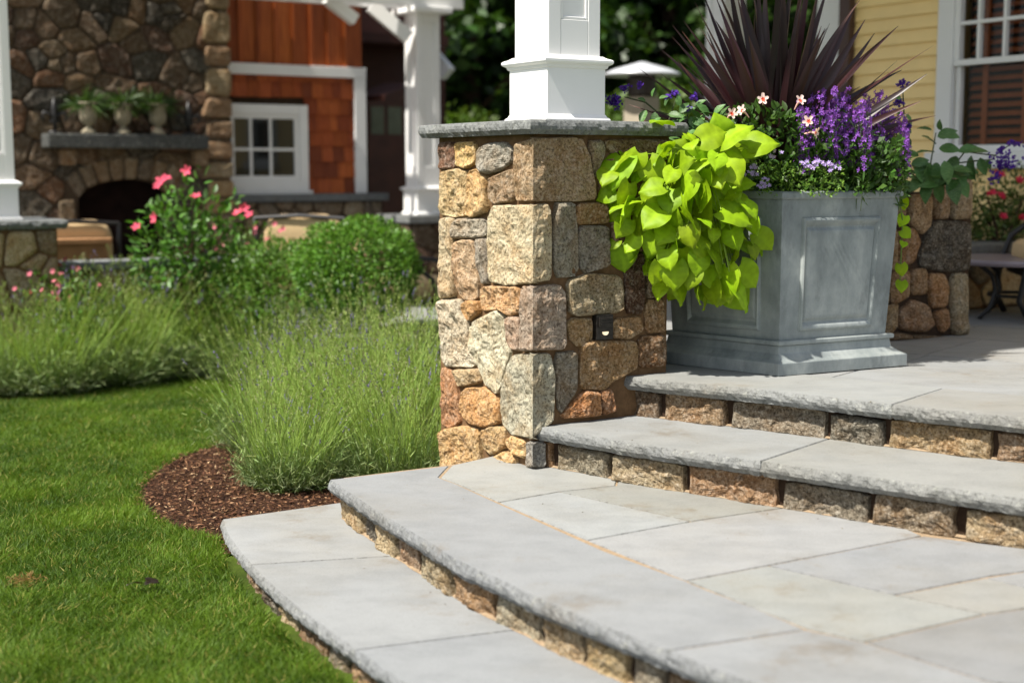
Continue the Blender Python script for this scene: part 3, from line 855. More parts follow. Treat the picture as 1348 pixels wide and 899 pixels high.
# ------------------------------------------------------------------ white column on the pillar
def column(K, w, z0, z1, label, name='porch_column', mould=True, group=None, panel0=.335, plinth=True, cat='column', par=None):
    """square panelled post; K = nearest corner of the lower box, w = its width"""
    t = empty(name, (K[0] + (U[0] + V[0]) * w / 2, K[1] + (U[1] + V[1]) * w / 2, z0), label, cat, group)
    mb = MB(); mb.box(K, (0, w), (0, w), (z0, z0 + .228)); mb.build('base_box', M['white'], t, bevel=.003)
    if plinth:
        mb = MB()
        rings = []
        for e, z in ((.016, 0), (.016, .010), (.012, .016), (.006, .020), (.001, .030)):
            rings.append([(K[0] + U[0] * i + V[0] * j, K[1] + U[1] * i + V[1] * j, z0 + z) for i, j in ((-e, -e), (w + e, -e), (w + e, w + e), (-e, w + e))])
        mb.loft(rings); mb.build('base_moulding', M['white'], t)
    mb = MB(); rings = []
    for e, z in ((-.002, .208), (.006, .212), (.009, .222), (.020, .228), (.024, .234), (.024, .242), (.018, .247), (.004, .252), (-.008, .260)):
        rings.append([(K[0] + U[0] * i + V[0] * j, K[1] + U[1] * i + V[1] * j, z0 + z) for i, j in ((-e, -e), (w + e, -e), (w + e, w + e), (-e, w + e))])
    mb.loft(rings); mb.build('collar_moulding', M['white'], t)
    e = .016
    # shaft with recessed panels: core plus stiles and rails
    mb = MB(); r = .010
    a0, a1 = e + r, w - e - r
    mb.box(K, (a0, a1), (a0, a1), (z0 + .24, z1))
    sw = .058
    for lo_, hi_ in ((e, e + sw), (w - e - sw, w - e)):
        for l2, h2 in ((e, e + sw), (w - e - sw, w - e)):
            mb.box(K, (lo_, hi_), (l2, h2), (z0 + .241, z1 - .001))
    pw = (e + sw, w - e - sw)
    for (za, zb) in ((z0 + .241, z0 + panel0 + .1), (z1 - .25, z1 - .001)):
        for s_ in ((e + .0004, e + r + .004), (w - e - r - .004, w - e - .0004)):
            mb.box(K, (pw[0] + .0005, pw[1] - .0005), s_, (za, zb)); mb.box(K, s_, (pw[0] + .0005, pw[1] - .0005), (za, zb))
    mb.build('shaft', M['white'], t, bevel=.0025)
    mb = MB(); p0, p1 = z0 + panel0 + .1, z1 - .25; mo = .012
    for side in (0, 1, 2, 3):
        def bx(a, zz, d0=e + .002, d1=e + r + .002):
            if side == 0: mb.box(K, a, (d0, d1), zz)
            elif side == 1: mb.box(K, (d0, d1), a, zz)
            elif side == 2: mb.box(K, a, (w - d1, w - d0), zz)
            else: mb.box(K, (w - d1, w - d0), a, zz)
        bx((pw[0], pw[0] + mo), (p0, p1)); bx((pw[1] - mo, pw[1]), (p0, p1))
        bx((pw[0] + mo, pw[1] - mo), (p0, p0 + mo)); bx((pw[0] + mo, pw[1] - mo), (p1 - mo, p1))
    mb.build('panel_moulding', M['white'], t, bevel=.003)
    return t
KC = (P0[0] + .14 * U[0] + .13 * V[0], P0[1] + .14 * U[1] + .13 * V[1])
column(KC, .28, 1.623, 4.1, 'big white panelled column standing on the fieldstone pillar', panel0=.30)

# ------------------------------------------------------------------ grey planter box
PF = (1.076, 5.615); a1_, a2_ = math.radians(62), math.radians(-46)
PU = (math.sin(a1_), math.cos(a1_)); PV = (math.sin(a2_), math.cos(a2_)); PW1, PW2 = .69, .66
PC = (PF[0] + PU[0] * PW1 / 2 + PV[0] * PW2 / 2, PF[1] + PU[1] * PW1 / 2 + PV[1] * PW2 / 2)
def sq(k, z, ax=1):
    return [(PC[0] + PU[0] * PW1 / 2 * i * k + PV[0] * PW2 / 2 * j * k, PC[1] + PU[1] * PW1 / 2 * i * k + PV[1] * PW2 / 2 * j * k, z) for i, j in ((-1, -1), (1, -1), (1, 1), (-1, 1))]
lead = Mat('aged_lead', .5, .45)
n_ = lead.noise(4.5, 8, .65, stretch=(1.3, 1.3, .8))
c = lead.ramp(n_, [(.3, '#697071'), (.5, '#858c8b'), (.7, '#a3a8a5')])
c = lead.mix(lead.ramp(lead.noise(26, 6, .7, stretch=(2, 2, .25)), [(.5, 0), (.8, .22)]), c, '#a3a9a9')
c = lead.mix(lead.ramp(lead.noise(6, 8, .7, stretch=(1.4, 1.4, .7)), [(.3, .5), (.45, 0)]), c, '#46494a')
lead.color(c); lead.bump(lead.noise(30, 5), .15, .004); lead.b.inputs['Metallic'].default_value = .15
lead = lead.m
planter = empty('planter_box', (PC[0], PC[1], LD), 'large square aged grey metal planter box with raised panels holding flowers', 'planter')
mb = MB(); mb.loft([sq(1, LD + .001), sq(1.0, LD + .052), sq(.94, LD + .064), sq(.875, LD + .085), sq(.86, LD + .118)]); mb.build('plinth', lead, planter, bevel=.003)
mb = MB(); mb.loft([sq(.885, LD + .1185), sq(.895, LD + .122), sq(.895, LD + .136), sq(.88, LD + .139)]); mb.build('ledge', lead, planter, bevel=.002)
kb, kt = .825, .90; zb, zt = LD + .1395, LD + .715
mb = MB(); mb.loft([sq(kb, zb), sq(kt, zt)], caps=False)
mb.loft([sq(kt - .06, zt), sq(kb - .06, zb)], caps=False)
mb.build('body', lead, planter)
mb = MB(); mb.loft([sq(kt + .015, zt - .004), sq(kt + .03, zt + .002), sq(kt + .03, zt + .022), sq(kt + .01, zt + .028), sq(kt - .09, zt + .028), sq(kt - .09, zt)], caps=False); mb.build('rim', lead, planter, bevel=.002)
def pface(side, a, t, h):
    """point on a planter side: a across -1..1, t up 0..1, h out"""
    k = kb + (kt - kb) * t; z = zb + (zt - zb) * t
    e1, e2, n = [((PU, PV, PW1, PW2)), ((PV, PU, PW2, PW1))][side], None, None
    A_, B_, w1, w2 = e1
    x = PC[0] + A_[0] * w1 / 2 * a * k - B_[0] * (w2 / 2 * k + h); y = PC[1] + A_[1] * w1 / 2 * a * k - B_[1] * (w2 / 2 * k + h)
    return (x, y, z)
for side in (0, 1):
    mb = MB(); A0, T0, T1 = .60, .12, .80
    def fr(a0, a1, t0, t1, prof):
        mb.loft([[pface(side, s_ * (a1 + e), (t1 + e if q_ > 0 else t0 - e), h) for s_, q_ in ((-1, -1), (1, -1), (1, 1), (-1, 1))] for e, h in prof], caps=False)
    fr(-A0, A0, T0, T1, ((.065, -.001), (.06, .010), (.045, .014), (.03, .012), (.012, .004), (.0, -.001)))
    fr(-A0, A0, T0, T1, ((-.005, -.001), (-.03, .008), (-.045, .009)))
    a_ = A0 - .045; mb.add([pface(side, s_ * a_, (T1 - .045 if q_ > 0 else T0 + .045), .009) for s_, q_ in ((-1, -1), (1, -1), (1, 1), (-1, 1))], [(0, 1, 2, 3)])
    mb.build('raised_panel', lead, planter)
mb = MB(); mb.add(sq(kt - .07, zt - .03), [(0, 1, 2, 3)]); mb.build('soil', M['soil'], planter)

# ------------------------------------------------------------------ red garden house
RP = tuple(at(305, 200, 12.95)[:2])
def fz(P, d=U):
    return lambda x, y: face(x, y, P, d)
cedar = Mat('cedar', .55, .35)
cb = cedar.attr()
cc = cedar.mix(cedar.ramp(cedar.noise(6, 6, .65, stretch=(6, 6, .6)), [(.3, .7), (.6, 0)]), cb, cedar.mix(1, cb, '#b09080', 'MULTIPLY'))
cedar.color(cc); cedar.bump(cedar.noise(30, 4, stretch=(6, 6, .5)), .2, .004); cedar = cedar.m
red = empty('garden_house', (RP[0] + 1 * U[0], RP[1] + 1 * U[1], .25), 'cedar shingled garden house with white trim and small paned window beside the chimney', 'house')
g = fz(RP)
rnd = random.Random(3)
zt1 = g(305, 83)[1]; zt0 = g(305, 97.5)[1]; z_sill = g(305, 256)[1]; sR = g(479, 150)[0]
# vertical boards above the trim
mb = MB(); s = -.6
CED = [lin(h) for h in ('#a85822', '#9c4e1c', '#b36026', '#934818', '#a55320')]
while s < sR - .02:
    e = min(s + .175, sR - .005); c = rnd.choice(CED)
    mb.box(RP, (s + .002, e - .002), (0, .03), (zt1 - .01, 4.2), col=c)
    mb.box(RP, (s - .018, s + .018), (-.02, -.0005), (zt1 + .001, 4.2), col=rnd.choice(CED)); s += .175
mb.build('board_siding', cedar, red)
WX, WZ = g(402, 150)[0], g(350, 138)[1]
mb = MB(); z = z_sill; k = 0
SH = [lin(h) for h in ('#a04c1c', '#8b3e15', '#b05a24', '#974815', '#7c3813', '#a95426')]
while z < zt0:
    s = -.6 - (k % 2) * .06
    while s < sR - .11:
        wd = rnd.uniform(.08, .15)
        if s < WX - .05 and z < WZ - .04 and z > z_sill + .02: s += wd; continue
        e = min(s + wd, sR - .115); zz = z + rnd.uniform(-.004, .004)
        vs = [(RP[0] + U[0] * a - V[0] * b, RP[1] + U[1] * a - V[1] * b, q) for a, b, q in
              ((s + .002, .026, zz), (e - .002, .026, zz), (e - .002, .004, zz + .17), (s + .002, .004, zz + .17), (s + .002, 0, zz), (e - .002, 0, zz), (e - .002, 0, zz + .17), (s + .002, 0, zz + .17))]
        mb.add(vs, [(0, 1, 2, 3), (4, 5, 1, 0), (1, 5, 6, 2), (4, 0, 3, 7)], rnd.choice(SH)); s += wd
    z += .148; k += 1
mb.build('shingle_siding', cedar, red)
mb = MB(); mb.box(RP, (-.7, sR), (.03, .14), (.2, 4.2)); mb.box(RP, (sR - .14, sR - .001), (.14, 1.9), (.2, 3.9)); mb.build('wall', M['bark'], red)
mb = MB()
mb.box(RP, (-.6, sR + .005), (-.05, -.001), (zt0, zt1)); mb.box(RP, (sR - .115, sR + .005), (-.045, -.001), (z_sill + .001, zt0 - .001)); mb.box(RP, (sR - .0005, sR + .02), (-.001, .10), (z_sill, zt0))
mb.build('white_trim', M['white'], red, bevel=.004)
# lower stone wall with ledge
mb = MB(); fieldstone_wall(mb, (RP[0] + NRt[0] * .12, RP[1] + NRt[1] * .12), U, NRt, -.7, sR + .12, .15, z_sill - .07, .2, rnd, cols=['#85735f', '#7b6a5c', '#8f7f6b', '#6d625b', '#937f66'])
mb.build('stone_base', M['stone'], red)
mb = MB(); mb.box(RP, (-.7, sR + .13), (-.12, .1), (.1, z_sill - .072)); mb.build('base_mortar', M['shadowmortar'], red)
mb = MB(); mb.box(RP, (-.7, sR + .17), (-.18, .0), (z_sill - .07, z_sill), col=lin('#7f8487')); mb.build('stone_ledge', M['blue_edge'], red, bevel=.008)
# window
wn = MB(); a = g(331, 153); s_w0 = -.35; s_w1 = g(402, 150)[0]; zw0 = g(350, 251)[1]; zw1 = g(350, 138)[1]
cw = .085
for A_, Z_ in (((s_w0, s_w0 + cw), (zw0, zw1)), ((s_w1 - cw, s_w1), (zw0, zw1)), ((s_w0 + cw, s_w1 - cw), (zw1 - cw, zw1)), ((s_w0 + cw, s_w1 - cw), (zw0, zw0 + .09))):
    wn.box(RP, A_, (-.06, -.001), Z_)
wn.box(RP, (s_w0 - .03, s_w1 + .03), (-.085, -.002), (zw0 - .035, zw0 - .001))
wf = wn.build('window', M['white'], red, bevel=.004)
mu = MB(); q0 = (s_w0 + cw, s_w1 - cw); q1 = (zw0 + .09, zw1 - cw); fw = .045
mu.box(RP, (q0[0], q0[0] + fw), (-.04, -.002), q1); mu.box(RP, (q0[1] - fw, q0[1]), (-.04, -.002), q1)
mu.box(RP, (q0[0] + fw, q0[1] - fw), (-.04, -.002), (q1[0], q1[0] + fw)); mu.box(RP, (q0[0] + fw, q0[1] - fw), (-.04, -.002), (q1[1] - fw, q1[1]))
for px in (329, 355): s = g(px, 200)[0]; mu.box(RP, (s - .013, s + .013), (-.032, -.003), (q1[0] + fw, q1[1] - fw))
s = g(305, 190)[0]; mu.box(RP, (s - .013, s + .013), (-.032, -.003), (q1[0] + fw, q1[1] - fw))
zm = g(350, 197)[1]; mu.box(RP, (q0[0] + fw, q0[1] - fw), (-.033, -.004), (zm - .013, zm + .013))
mu.build('sash', M['white'], wf, bevel=.002)
gl = MB(); gl.box(RP, (q0[0] + .01, q0[1] - .01), (-.018, -.012), (q1[0] + .01, q1[1] - .01)); gl.build('pane', glass_mat('window_glass', '#161a1b'), wf)
# deep porch with door to the right
dk = plain('brown_stain', '#3b1c14', .6, .3, var=.2, scale=8)
BP = (RP[0] + 1.7 * V[0], RP[1] + 1.7 * V[1]); gb = fz(BP)
sB = gb(535, 200)[0] + .5
mb = MB(); mb.box(BP, (sR - .3, sB), (0, .1), (.2, 3.9)); mb.box(RP, (sR - .1, sB - .35), (1.0, 1.9), (2.75, 2.85))
mb.build('porch_wall', dk, red)
d0, d1 = gb(481, 200)[0], gb(531, 200)[0]
mb = MB(); zd1 = gb(500, 120)[1]; mb.box(BP, (d0, d1), (-.06, -.001), (.25, zd1)); door = mb.build('door', plain('door_stain', '#4a281c', .5, .4, var=.2, scale=6), red, bevel=.006)
mb = MB(); a0, a1 = gb(485, 160)[0], gb(502, 160)[0]; b0, b1 = gb(507, 160)[0], gb(525, 160)[0]; za, zb_ = gb(500, 177)[1], gb(500, 141)[1]
for q in ((a0, a1), (b0, b1)): mb.box(BP, q, (-.068, -.0605), (za, zb_))
mb.build('door_pane', plain('hazy_glass', '#5c6455', .2, .6, var=.1), door)
mb = MB(); p = at(480, 130, 13.9); q = at(533, 112, 14.4); mb.bar(p, q, .5, .05); mb.build('door_hood', dk, red)
mb = MB(); p = at(568, 55, 15.5); q = at(600, 112, 15.3); mb.bar(at(540, 40, 15.6), at(590, 98, 15.4), .1, .16); mb.build('rafter_tail', M['white'], red)

# ------------------------------------------------------------------ chimney
CP = tuple(at(303, 200, 12.62)[:2]); gc = fz(CP)
chim = empty('outdoor_chimney', (CP[0] - U[0], CP[1] - U[1], .25), 'massive fieldstone outdoor fireplace chimney with arched opening', 'fireplace')
sL = -2.3
fo = [gc(103, 400), gc(103, 262), gc(112, 250), gc(130, 242), gc(150, 238), gc(170, 236), gc(190, 237), gc(210, 241), gc(228, 249), gc(237, 262), gc(237, 400)]
fo[0] = (fo[0][0], .25); fo[-1] = (fo[-1][0], .25)
def skip(s, z):
    if not (fo[0][0] - .03 < s < fo[-1][0] + .03): return False
    zt_ = np.interp(s, [p[0] for p in fo[1:-1]], [p[1] for p in fo[1:-1]])
    return z < zt_ + .13
mb = MB(); rnd = random.Random(21)
CHC = ['#6c523c', '#5e4a39', '#755b41', '#443e39', '#4d4843', '#6c472e', '#574636', '#6a5640', '#3f3832', '#725437', '#573a2c', '#393635']
fieldstone_wall(mb, CP, U, NRt, sL, 0, .2, 3.6, .205, rnd, cols=CHC, h=.03, skip=skip, gap=.002)
mp = plane_map(CP, U, NRt)
# arch stones
arc = fo[1:-1]; L = [0]
for a, b in zip(arc[:-1], arc[1:]): L.append(L[-1] + math.dist(a, b))
nv = 9
for k in range(nv):
    t0_, t1_ = L[-1] * k / nv, L[-1] * (k + 1) / nv
    p0 = [np.interp(t0_, L, [p[j] for p in arc]) for j in (0, 1)]; p1 = [np.interp(t1_, L, [p[j] for p in arc]) for j in (0, 1)]
    cx_ = (fo[0][0] + fo[-1][0]) / 2; cz_ = .55
    def outp(p): d = math.dist(p, (cx_, cz_)); f = 1 + .2 / d; return (cx_ + (p[0] - cx_) * f, cz_ + (p[1] - cz_) * f)
    vs, fs = stone_patch(shrink([p0, p1, outp(p1), outp(p0)], .006), .045, .03, mp, step=.03, seed=k * 3, rings=5)
    mb.add(vs, fs, lin(rnd.choice(['#84694f', '#7a6654', '#8a7660', '#6e5f54'])))
for sgn in (0, 1):
    for k in range(5):
        e = fo[0][0] if sgn == 0 else fo[-1][0]; s0_, s1_ = (e - .14, e) if sgn == 0 else (e, e + .14)
        vs, fs = stone_patch([(s0_, .25 + k * .19), (s1_, .25 + k * .19), (s1_, .43 + k * .19), (s0_, .43 + k * .19)], .045, .03, mp, step=.03, seed=k * 5, rings=5); mb.add(vs, fs, lin(rnd.choice(CHC)))
# tall corner stones on the right edge
z = .2
while z < 3.6:
    hh = rnd.uniform(.14, .32); vs, fs = stone_patch([(-.2 - rnd.uniform(0, .1), z), (.02, z), (.02, z + hh - .012), (-.22, z + hh - .012)], .055, .035, mp, step=.03, seed=z, rings=5); mb.add(vs, fs, lin(rnd.choice(['#a08157', '#8d6a4b', '#97805f', '#83654b', '#8e7b63']))); z += hh
mb.build('stonework', M['stone'], chim)
mb = MB(); ring = [(sL, .2)] + [(p[0], p[1]) for p in fo] + [(0, .2), (0, 3.6), (sL, 3.6)]
ring[1] = (fo[0][0], .2); ring[len(fo)] = (fo[-1][0], .2)
mb.loft([[mp(s, z, h) for s, z in ring] for h in (.004, -.3)]); mb.box(CP, (sL, 0), (.301, .8), (.2, 3.6))
mb.build('mortar', plain('chimney_mortar', '#463b30', .95, .1, var=.3, scale=20, bump=.5), chim)
mb = MB(); mb.box(CP, (fo[0][0] - .05, fo[-1][0] + .05), (.292, .2995), (.2, 1.5)); mb.build('firebox', plain('sooty_brick', '#1c1210', .95, .1, var=.4, scale=9), chim)
mt = gc(56, 177)[0], gc(282, 178)[0]
mb = MB(); ztm, zbm = gc(170, 178)[1], gc(170, 196)[1]; mb.box(CP, (mt[0] - .02, mt[1] - .14), (-.26, -.02), (zbm, ztm), col=lin('#5f625c'))
mb.build('mantel', M['blue_edge'], chim, bevel=.012)
for px in (85, 258): mb = MB(); s = gc(px, 205)[0]; mb.box(CP, (s - .06, s + .06), (-.16, -.02), (zbm - .14, zbm - .001), col=lin('#8a6c50')); mb.build('corbel', M['stone'], chim, bevel=.02)
urn_m = plain('weathered_urn', '#8f8672', .85, .2, var=.25, scale=30, bump=.4)
def mant(px, off=.13): s = gc(px, 178)[0] - .06; return (CP[0] + U[0] * s + NRt[0] * off, CP[1] + U[1] * s + NRt[1] * off, ztm + .001)
for k, (px, lab) in enumerate(((121, 'leftmost of the three weathered urns with ferns on the mantel'), (166, 'middle of the three weathered urns with ferns on the mantel'), (211, 'rightmost of the three weathered urns with ferns on the mantel'))):
    p = mant(px); un = empty('urn', p, lab, 'urn', 'urns with ferns on the mantel')
    mb = MB(); mb.lathe(p, [(.06, 0), (.062, .02), (.04, .04), (.022, .06), (.03, .075), (.062, .10), (.072, .14), (.070, .20), (.078, .235), (.09, .25), (.088, .26), (.07, .26), (.066, .24)], 20); mb.build('bowl', urn_m, un, smooth=True)
    n = 260; b = np.tile(np.array(p) + (0, 0, .23), (n, 1)) + NR.normal(size=(n, 3)) * (.02, .02, .005)
    d = rdirs(n, .15); Vt, Fs, ids, tt = ribbons(b, d, NR.uniform(.12, .3, n), NR.uniform(.010, .02, n), K=3, gravity=NR.uniform(.03, .16, n))
    np_mesh('fern', Vt, Fs, M['leaf'], un, col=colvar('#3a5220', ids, n, .45))
for k, (px, lab) in enumerate(((77, 'black iron fleur ornament at the left end of the mantel'), (251, 'black iron fleur ornament at the right end of the mantel'))):
    p = Vector(mant(px)); mb = MB()
    def q(a, z): return (p[0] + U[0] * a, p[1] + U[1] * a, p[2] + z)
    mb.box(p[:2], (-.05, .05), (-.03, .03), (p[2], p[2] + .02)); mb.tube([q(0, .02), q(0, .1), q(0, .2), q(0, .3)], [.012, .02, .03, .004])
    for sg in (-1, 1): mb.tube([q(0, .1), q(sg * .04, .16), q(sg * .085, .17), q(sg * .1, .13), q(sg * .08, .1)], [.012, .016, .016, .012, .006])
    mb.tube([q(-.04, .1), q(.04, .1)], .014)
    tagset(mb.build('iron_ornament', M['iron'], loc=p, smooth=True), lab, 'ornament', 'iron ornaments on the mantel')

# ------------------------------------------------------------------ patio by the fireplace
PZ = .22
pv = MB(); PX = [tuple(np.array(RP) + np.array(U) * a + np.array(V) * b) for a, b in ((-5, 3), (-5, -3.0), (4.5, -3.0), (4.5, 3))]
pv.loft([[(x, y, z) for x, y in PX] for z in (.0, PZ)], lin('#9b9a92')); pv.build('patio', M['blue'], loc=(PX[0][0], PX[0][1], 0))['kind'] = 'structure'
# pergola with posts
def kfor(px, Y): return tuple(at(px, 200, Y)[:2])
K2 = kfor(549, 12.95)
zb2 = at(549, 283, 12.95)[2]
column((K2[0], K2[1]), .27, zb2, 3.02, 'slender white panelled post of the pergola in front of the dark trees', name='pergola_post', plinth=True, cat='post')
sp_ = empty('post_pier', (K2[0] + .3 * V[0], K2[1] + .3 * V[1], PZ), 'low stone pier under the white pergola post', 'pier')
mb = MB(); KK = (K2[0] - .14 * (U[0] + V[0]), K2[1] - .14 * (U[1] + V[1]))
mb.box(KK, (0, .55), (0, .55), (PZ, zb2 - .07)); mb.build('mortar', M['shadowmortar'], sp_)
mb = MB(); fieldstone_wall(mb, KK, U, NRt, 0, .55, PZ, zb2 - .07, .17, rnd, cols=CHC); fieldstone_wall(mb, KK, V, NL, 0, .55, PZ, zb2 - .07, .17, rnd, cols=CHC); mb.build('stonework', M['stone'], sp_)
mb = MB(); mb.box(KK, (-.05, .6), (-.05, .6), (zb2 - .069, zb2 - .001), col=lin('#8f9490')); mb.build('capstone', M['blue_edge'], sp_, bevel=.006)
perg = empty('pergola', (K2[0], K2[1], 3.0), 'white pergola beams and braces crossing above the pergola post', 'pergola')
mb = MB(); cK = (K2[0] + .135 * (U[0] + V[0]), K2[1] + .135 * (U[1] + V[1]))
bz = at(549, 9, 12.95)[2]
mb.box(cK, (-3.4, .35), (-.16, -.10), (bz, bz + .24)); mb.box(cK, (-3.4, .35), (.10, .16), (bz, bz + .24)); mb.build('beam', M['white'], perg, bevel=.004)
mb = MB(); mb.box(cK, (-.2, .2), (-.22, .22), (bz - .05, bz - .001)); mb.build('post_cap', M['white'], perg, bevel=.006)
mb = MB(); mb.bar(at(488, 8, 12.9), at(538, 50, 12.98), .09, .12); mb.build('brace', M['white'], perg, bevel=.003)
mb = MB(); mb.bar(at(430, -2, 12.6), at(467, 27, 12.75), .09, .10); mb.build('brace', M['white'], perg, bevel=.003)
for k in range(7):
    mb = MB(); mb.box(cK, (-3.1 + k * .55, -3.05 + k * .55), (-.7, 1.9), (bz + .245, bz + .4)); mb.build('rafter', M['white'], perg)

# left pier with column and low seat wall
K3 = kfor(-34, 9.3); z3 = at(5, 290, 9.3)[2]
column(K3, .27, z3, 3.3, 'white panelled column cut by the left edge of the photo', cat='column')
KK = (K3[0] - .17 * (U[0] + V[0]), K3[1] - .17 * (U[1] + V[1]))
sp_ = empty('stone_pier', (KK[0] + .3 * U[0], KK[1] + .3 * U[1], 0), 'low stone pier with grey cap under the white column at the left edge', 'pier')
mb = MB(); mb.box(KK, (0, .64), (0, .64), (0, z3 - .06)); mb.build('mortar', M['mortar'], sp_)
mb = MB(); fieldstone_wall(mb, KK, U, NRt, 0, .64, 0, z3 - .06, .2, random.Random(4), cols=['#9c8665', '#8a7760', '#a8956f', '#86705a', '#93836d'], h=.03, coarse=False)
fieldstone_wall(mb, KK, V, NL, 0, .64, 0, z3 - .06, .2, random.Random(5)); mb.build('stonework', M['stone'], sp_)
mb = MB(); q = [(KK[0] + U[0] * i + V[0] * j, KK[1] + U[1] * i + V[1] * j) for i, j in ((-.05, -.05), (.70, -.05), (.70, .69), (-.05, .69))]
slab(mb, q, z3 - .001, .058, '#878d8a', gap=0); mb.build('capstone', [M['blue'], M['blue_edge']], sp_)
W0 = tuple(at(60, 350, 9.75)[:2]); zw = at(60, 348, 9.75)[2]
sw = empty('seat_wall', (W0[0], W0[1], 0), 'low stone seat wall with grey bluestone cap behind the lavender', 'wall')
mb = MB(); mb.box(W0, (0, 1.6), (0, .3), (0, zw - .05)); mb.build('mortar', M['shadowmortar'], sw)
mb = MB(); fieldstone_wall(mb, W0, U, NRt, 0, 1.6, 0, zw - .05, .2, rnd); mb.build('stonework', M['stone'], sw)
mb = MB(); mb.box(W0, (-.02, 1.65), (-.05, .35), (zw - .049, zw), col=lin('#9aa19f')); mb.build('capstone', M['blue_edge'], sw, bevel=.006)
p = at(97, 345, 10.6); pl = empty('storage_planter', (p[0], p[1], p[2] - .2), 'square tan wooden planter box by the fireplace hearth', 'planter box')
tanm = plain('tan_box', '#9a7350', .8, .2, var=.15, scale=8, bump=.2)
mb = MB(); PBo = (p[0] - .2 * U[0], p[1] - .2 * U[1]); mb.box(PBo, (0, .46), (0, .46), (PZ, p[2] + .13)); mb.build('box', tanm, pl, bevel=.008)
mb = MB(); mb.box(PBo, (-.03, .49), (-.03, .49), (p[2] + .131, p[2] + .175)); mb.build('lid_rim', tanm, pl, bevel=.008)

# ------------------------------------------------------------------ armchairs (curved iron frame, beige cushions)
def rounded(mb, c, hx, hy, hz, r, frame=None):
    """soft cushion block, superellipsoid"""
    n, m = 20, 10; vs = []; fs = []
    for i in range(m + 1):
        ph = -math.pi / 2 + math.pi * i / m
        for k in range(n):
            th = 2 * math.pi * k / n
            f = lambda w_, e: math.copysign(abs(w_) ** e, w_)
            x = hx * f(math.cos(ph), r) * f(math.cos(th), r); y = hy * f(math.cos(ph), r) * f(math.sin(th), r); z = hz * f(math.sin(ph), r * 1.4)
            v_ = Vector((x, y, z))
            if frame: v_ = frame @ v_
            vs.append(Vector(c) + v_)
    for i in range(m):
        for k in range(n): k2 = (k + 1) % n; fs.append((i * n + k, i * n + k2, (i + 1) * n + k2, (i + 1) * n + k))
    mb.add(vs, fs)
def chair(loc, rz, label):
    t = empty('armchair', (0, 0, 0), label, 'armchair', 'cushioned patio armchairs')
    mb = MB(); rounded(mb, (0, 0, .36), .30, .31, .085, .35); mb.build('seat_cushion', M['cushion'], t, smooth=True)
    from mathutils import Matrix
    mb = MB(); rounded(mb, (0, .30, .62), .30, .085, .26, .4, Matrix.Rotation(-.22, 3, 'X')); mb.build('back_cushion', M['cushion'], t, smooth=True)
    for s_ in (-1, 1):
        x = s_ * .34
        mb = MB(); mb.tube([(x, -.30, .0), (x, -.36, .12), (x, -.33, .3), (x, -.28, .45), (x, -.15, .55), (x, .05, .57), (x, .25, .56), (x, .38, .60)], [.018] * 8); mb.build('arm', M['iron'], t, smooth=True)
        mb = MB(); mb.tube([(x, .40, 0), (x, .30, .15), (x, .26, .3), (x, .34, .6), (x, .42, .85)], .017); mb.build('leg', M['iron'], t, smooth=True)
    mb = MB(); mb.box((0, 0), (-.34, .34), (-.3, .3), (.24, .265), (1, 0), (0, 1)); mb.build('seat_frame', M['iron'], t); mb = MB(); mb.tube([(-.34, .42, .85), (0, .44, .87), (.34, .42, .85)], .016); mb.build('back_rail', M['iron'], t)
    t.location = loc; t.rotation_euler = (0, 0, rz); return t
def cloc(px, py, Y, z): p = at(px, py, Y); return (p[0], p[1], z)
chair(cloc(92, 300, 11.1, PZ - .04), math.radians(200), 'beige cushioned armchair beside the tan box near the left column')
chair(cloc(418, 300, 10.6, PZ + .02), math.radians(170), 'beige cushioned armchair peeking over the hedge below the small window')
chair(cloc(535, 300, 10.8, PZ - .04), math.radians(80), 'beige cushioned armchair between round boxwood and pillar')

# ------------------------------------------------------------------ yellow house
HP = tuple(at(1238, 100, 9.6)[:2]); gh = fz(HP, V)
hs = empty('yellow_house', (HP[0], HP[1], LD), 'yellow clapboard house wall with white framed window', 'house')
ylw = plain('yellow_paint', (.95, .70, .31), .5, .35, var=.05, scale=4, bump=.05)
sE = gh(1110, 100)[0]
def clap(mb, s0, s1, z0, z1):
    z = z0
    while z < z1:
        e = min(.094, z1 - z)
        vs = [(HP[0] + V[0] * a + NL[0] * b, HP[1] + V[1] * a + NL[1] * b, q) for a, b, q in ((s0, .021, z), (s1, .021, z), (s1, .002, z + e), (s0, .002, z + e), (s0, 0, z), (s1, 0, z))]
        mb.add(vs, [(0, 3, 2, 1), (0, 1, 5, 4)]); z += .094
zs0 = gh(1300, 222)[1]
mb = MB(); clap(mb, 0.001, sE, LD, 4.6); clap(mb, -3, 0, LD, zs0 - .001); clap(mb, -3, 0, 3.3, 4.6); mb.build('clapboard_siding', ylw, hs)
mb = MB(); mb.box(HP, (.005, 4), (-3, sE - .01), (0, 4.6)); mb.build('wall', ylw, hs)
e0 = gh(1109, 100)[0]; e1 = gh(1077, 100)[0]
mb = MB(); mb.box(HP, (-.03, .12), (e0, e1), (LD, 4.6)); mb.build('corner_board', M['white'], hs, bevel=.004)
mb = MB(); d0_, d1_ = gh(1126, 100)[0], gh(1112, 100)[0]; mb.box(HP, (-.08, -.01), (d0_, d1_), (LD, 4.6)); mb.build('downspout', plain('brown_metal', '#4a332a', .5, .5, var=.1), hs, bevel=.01)
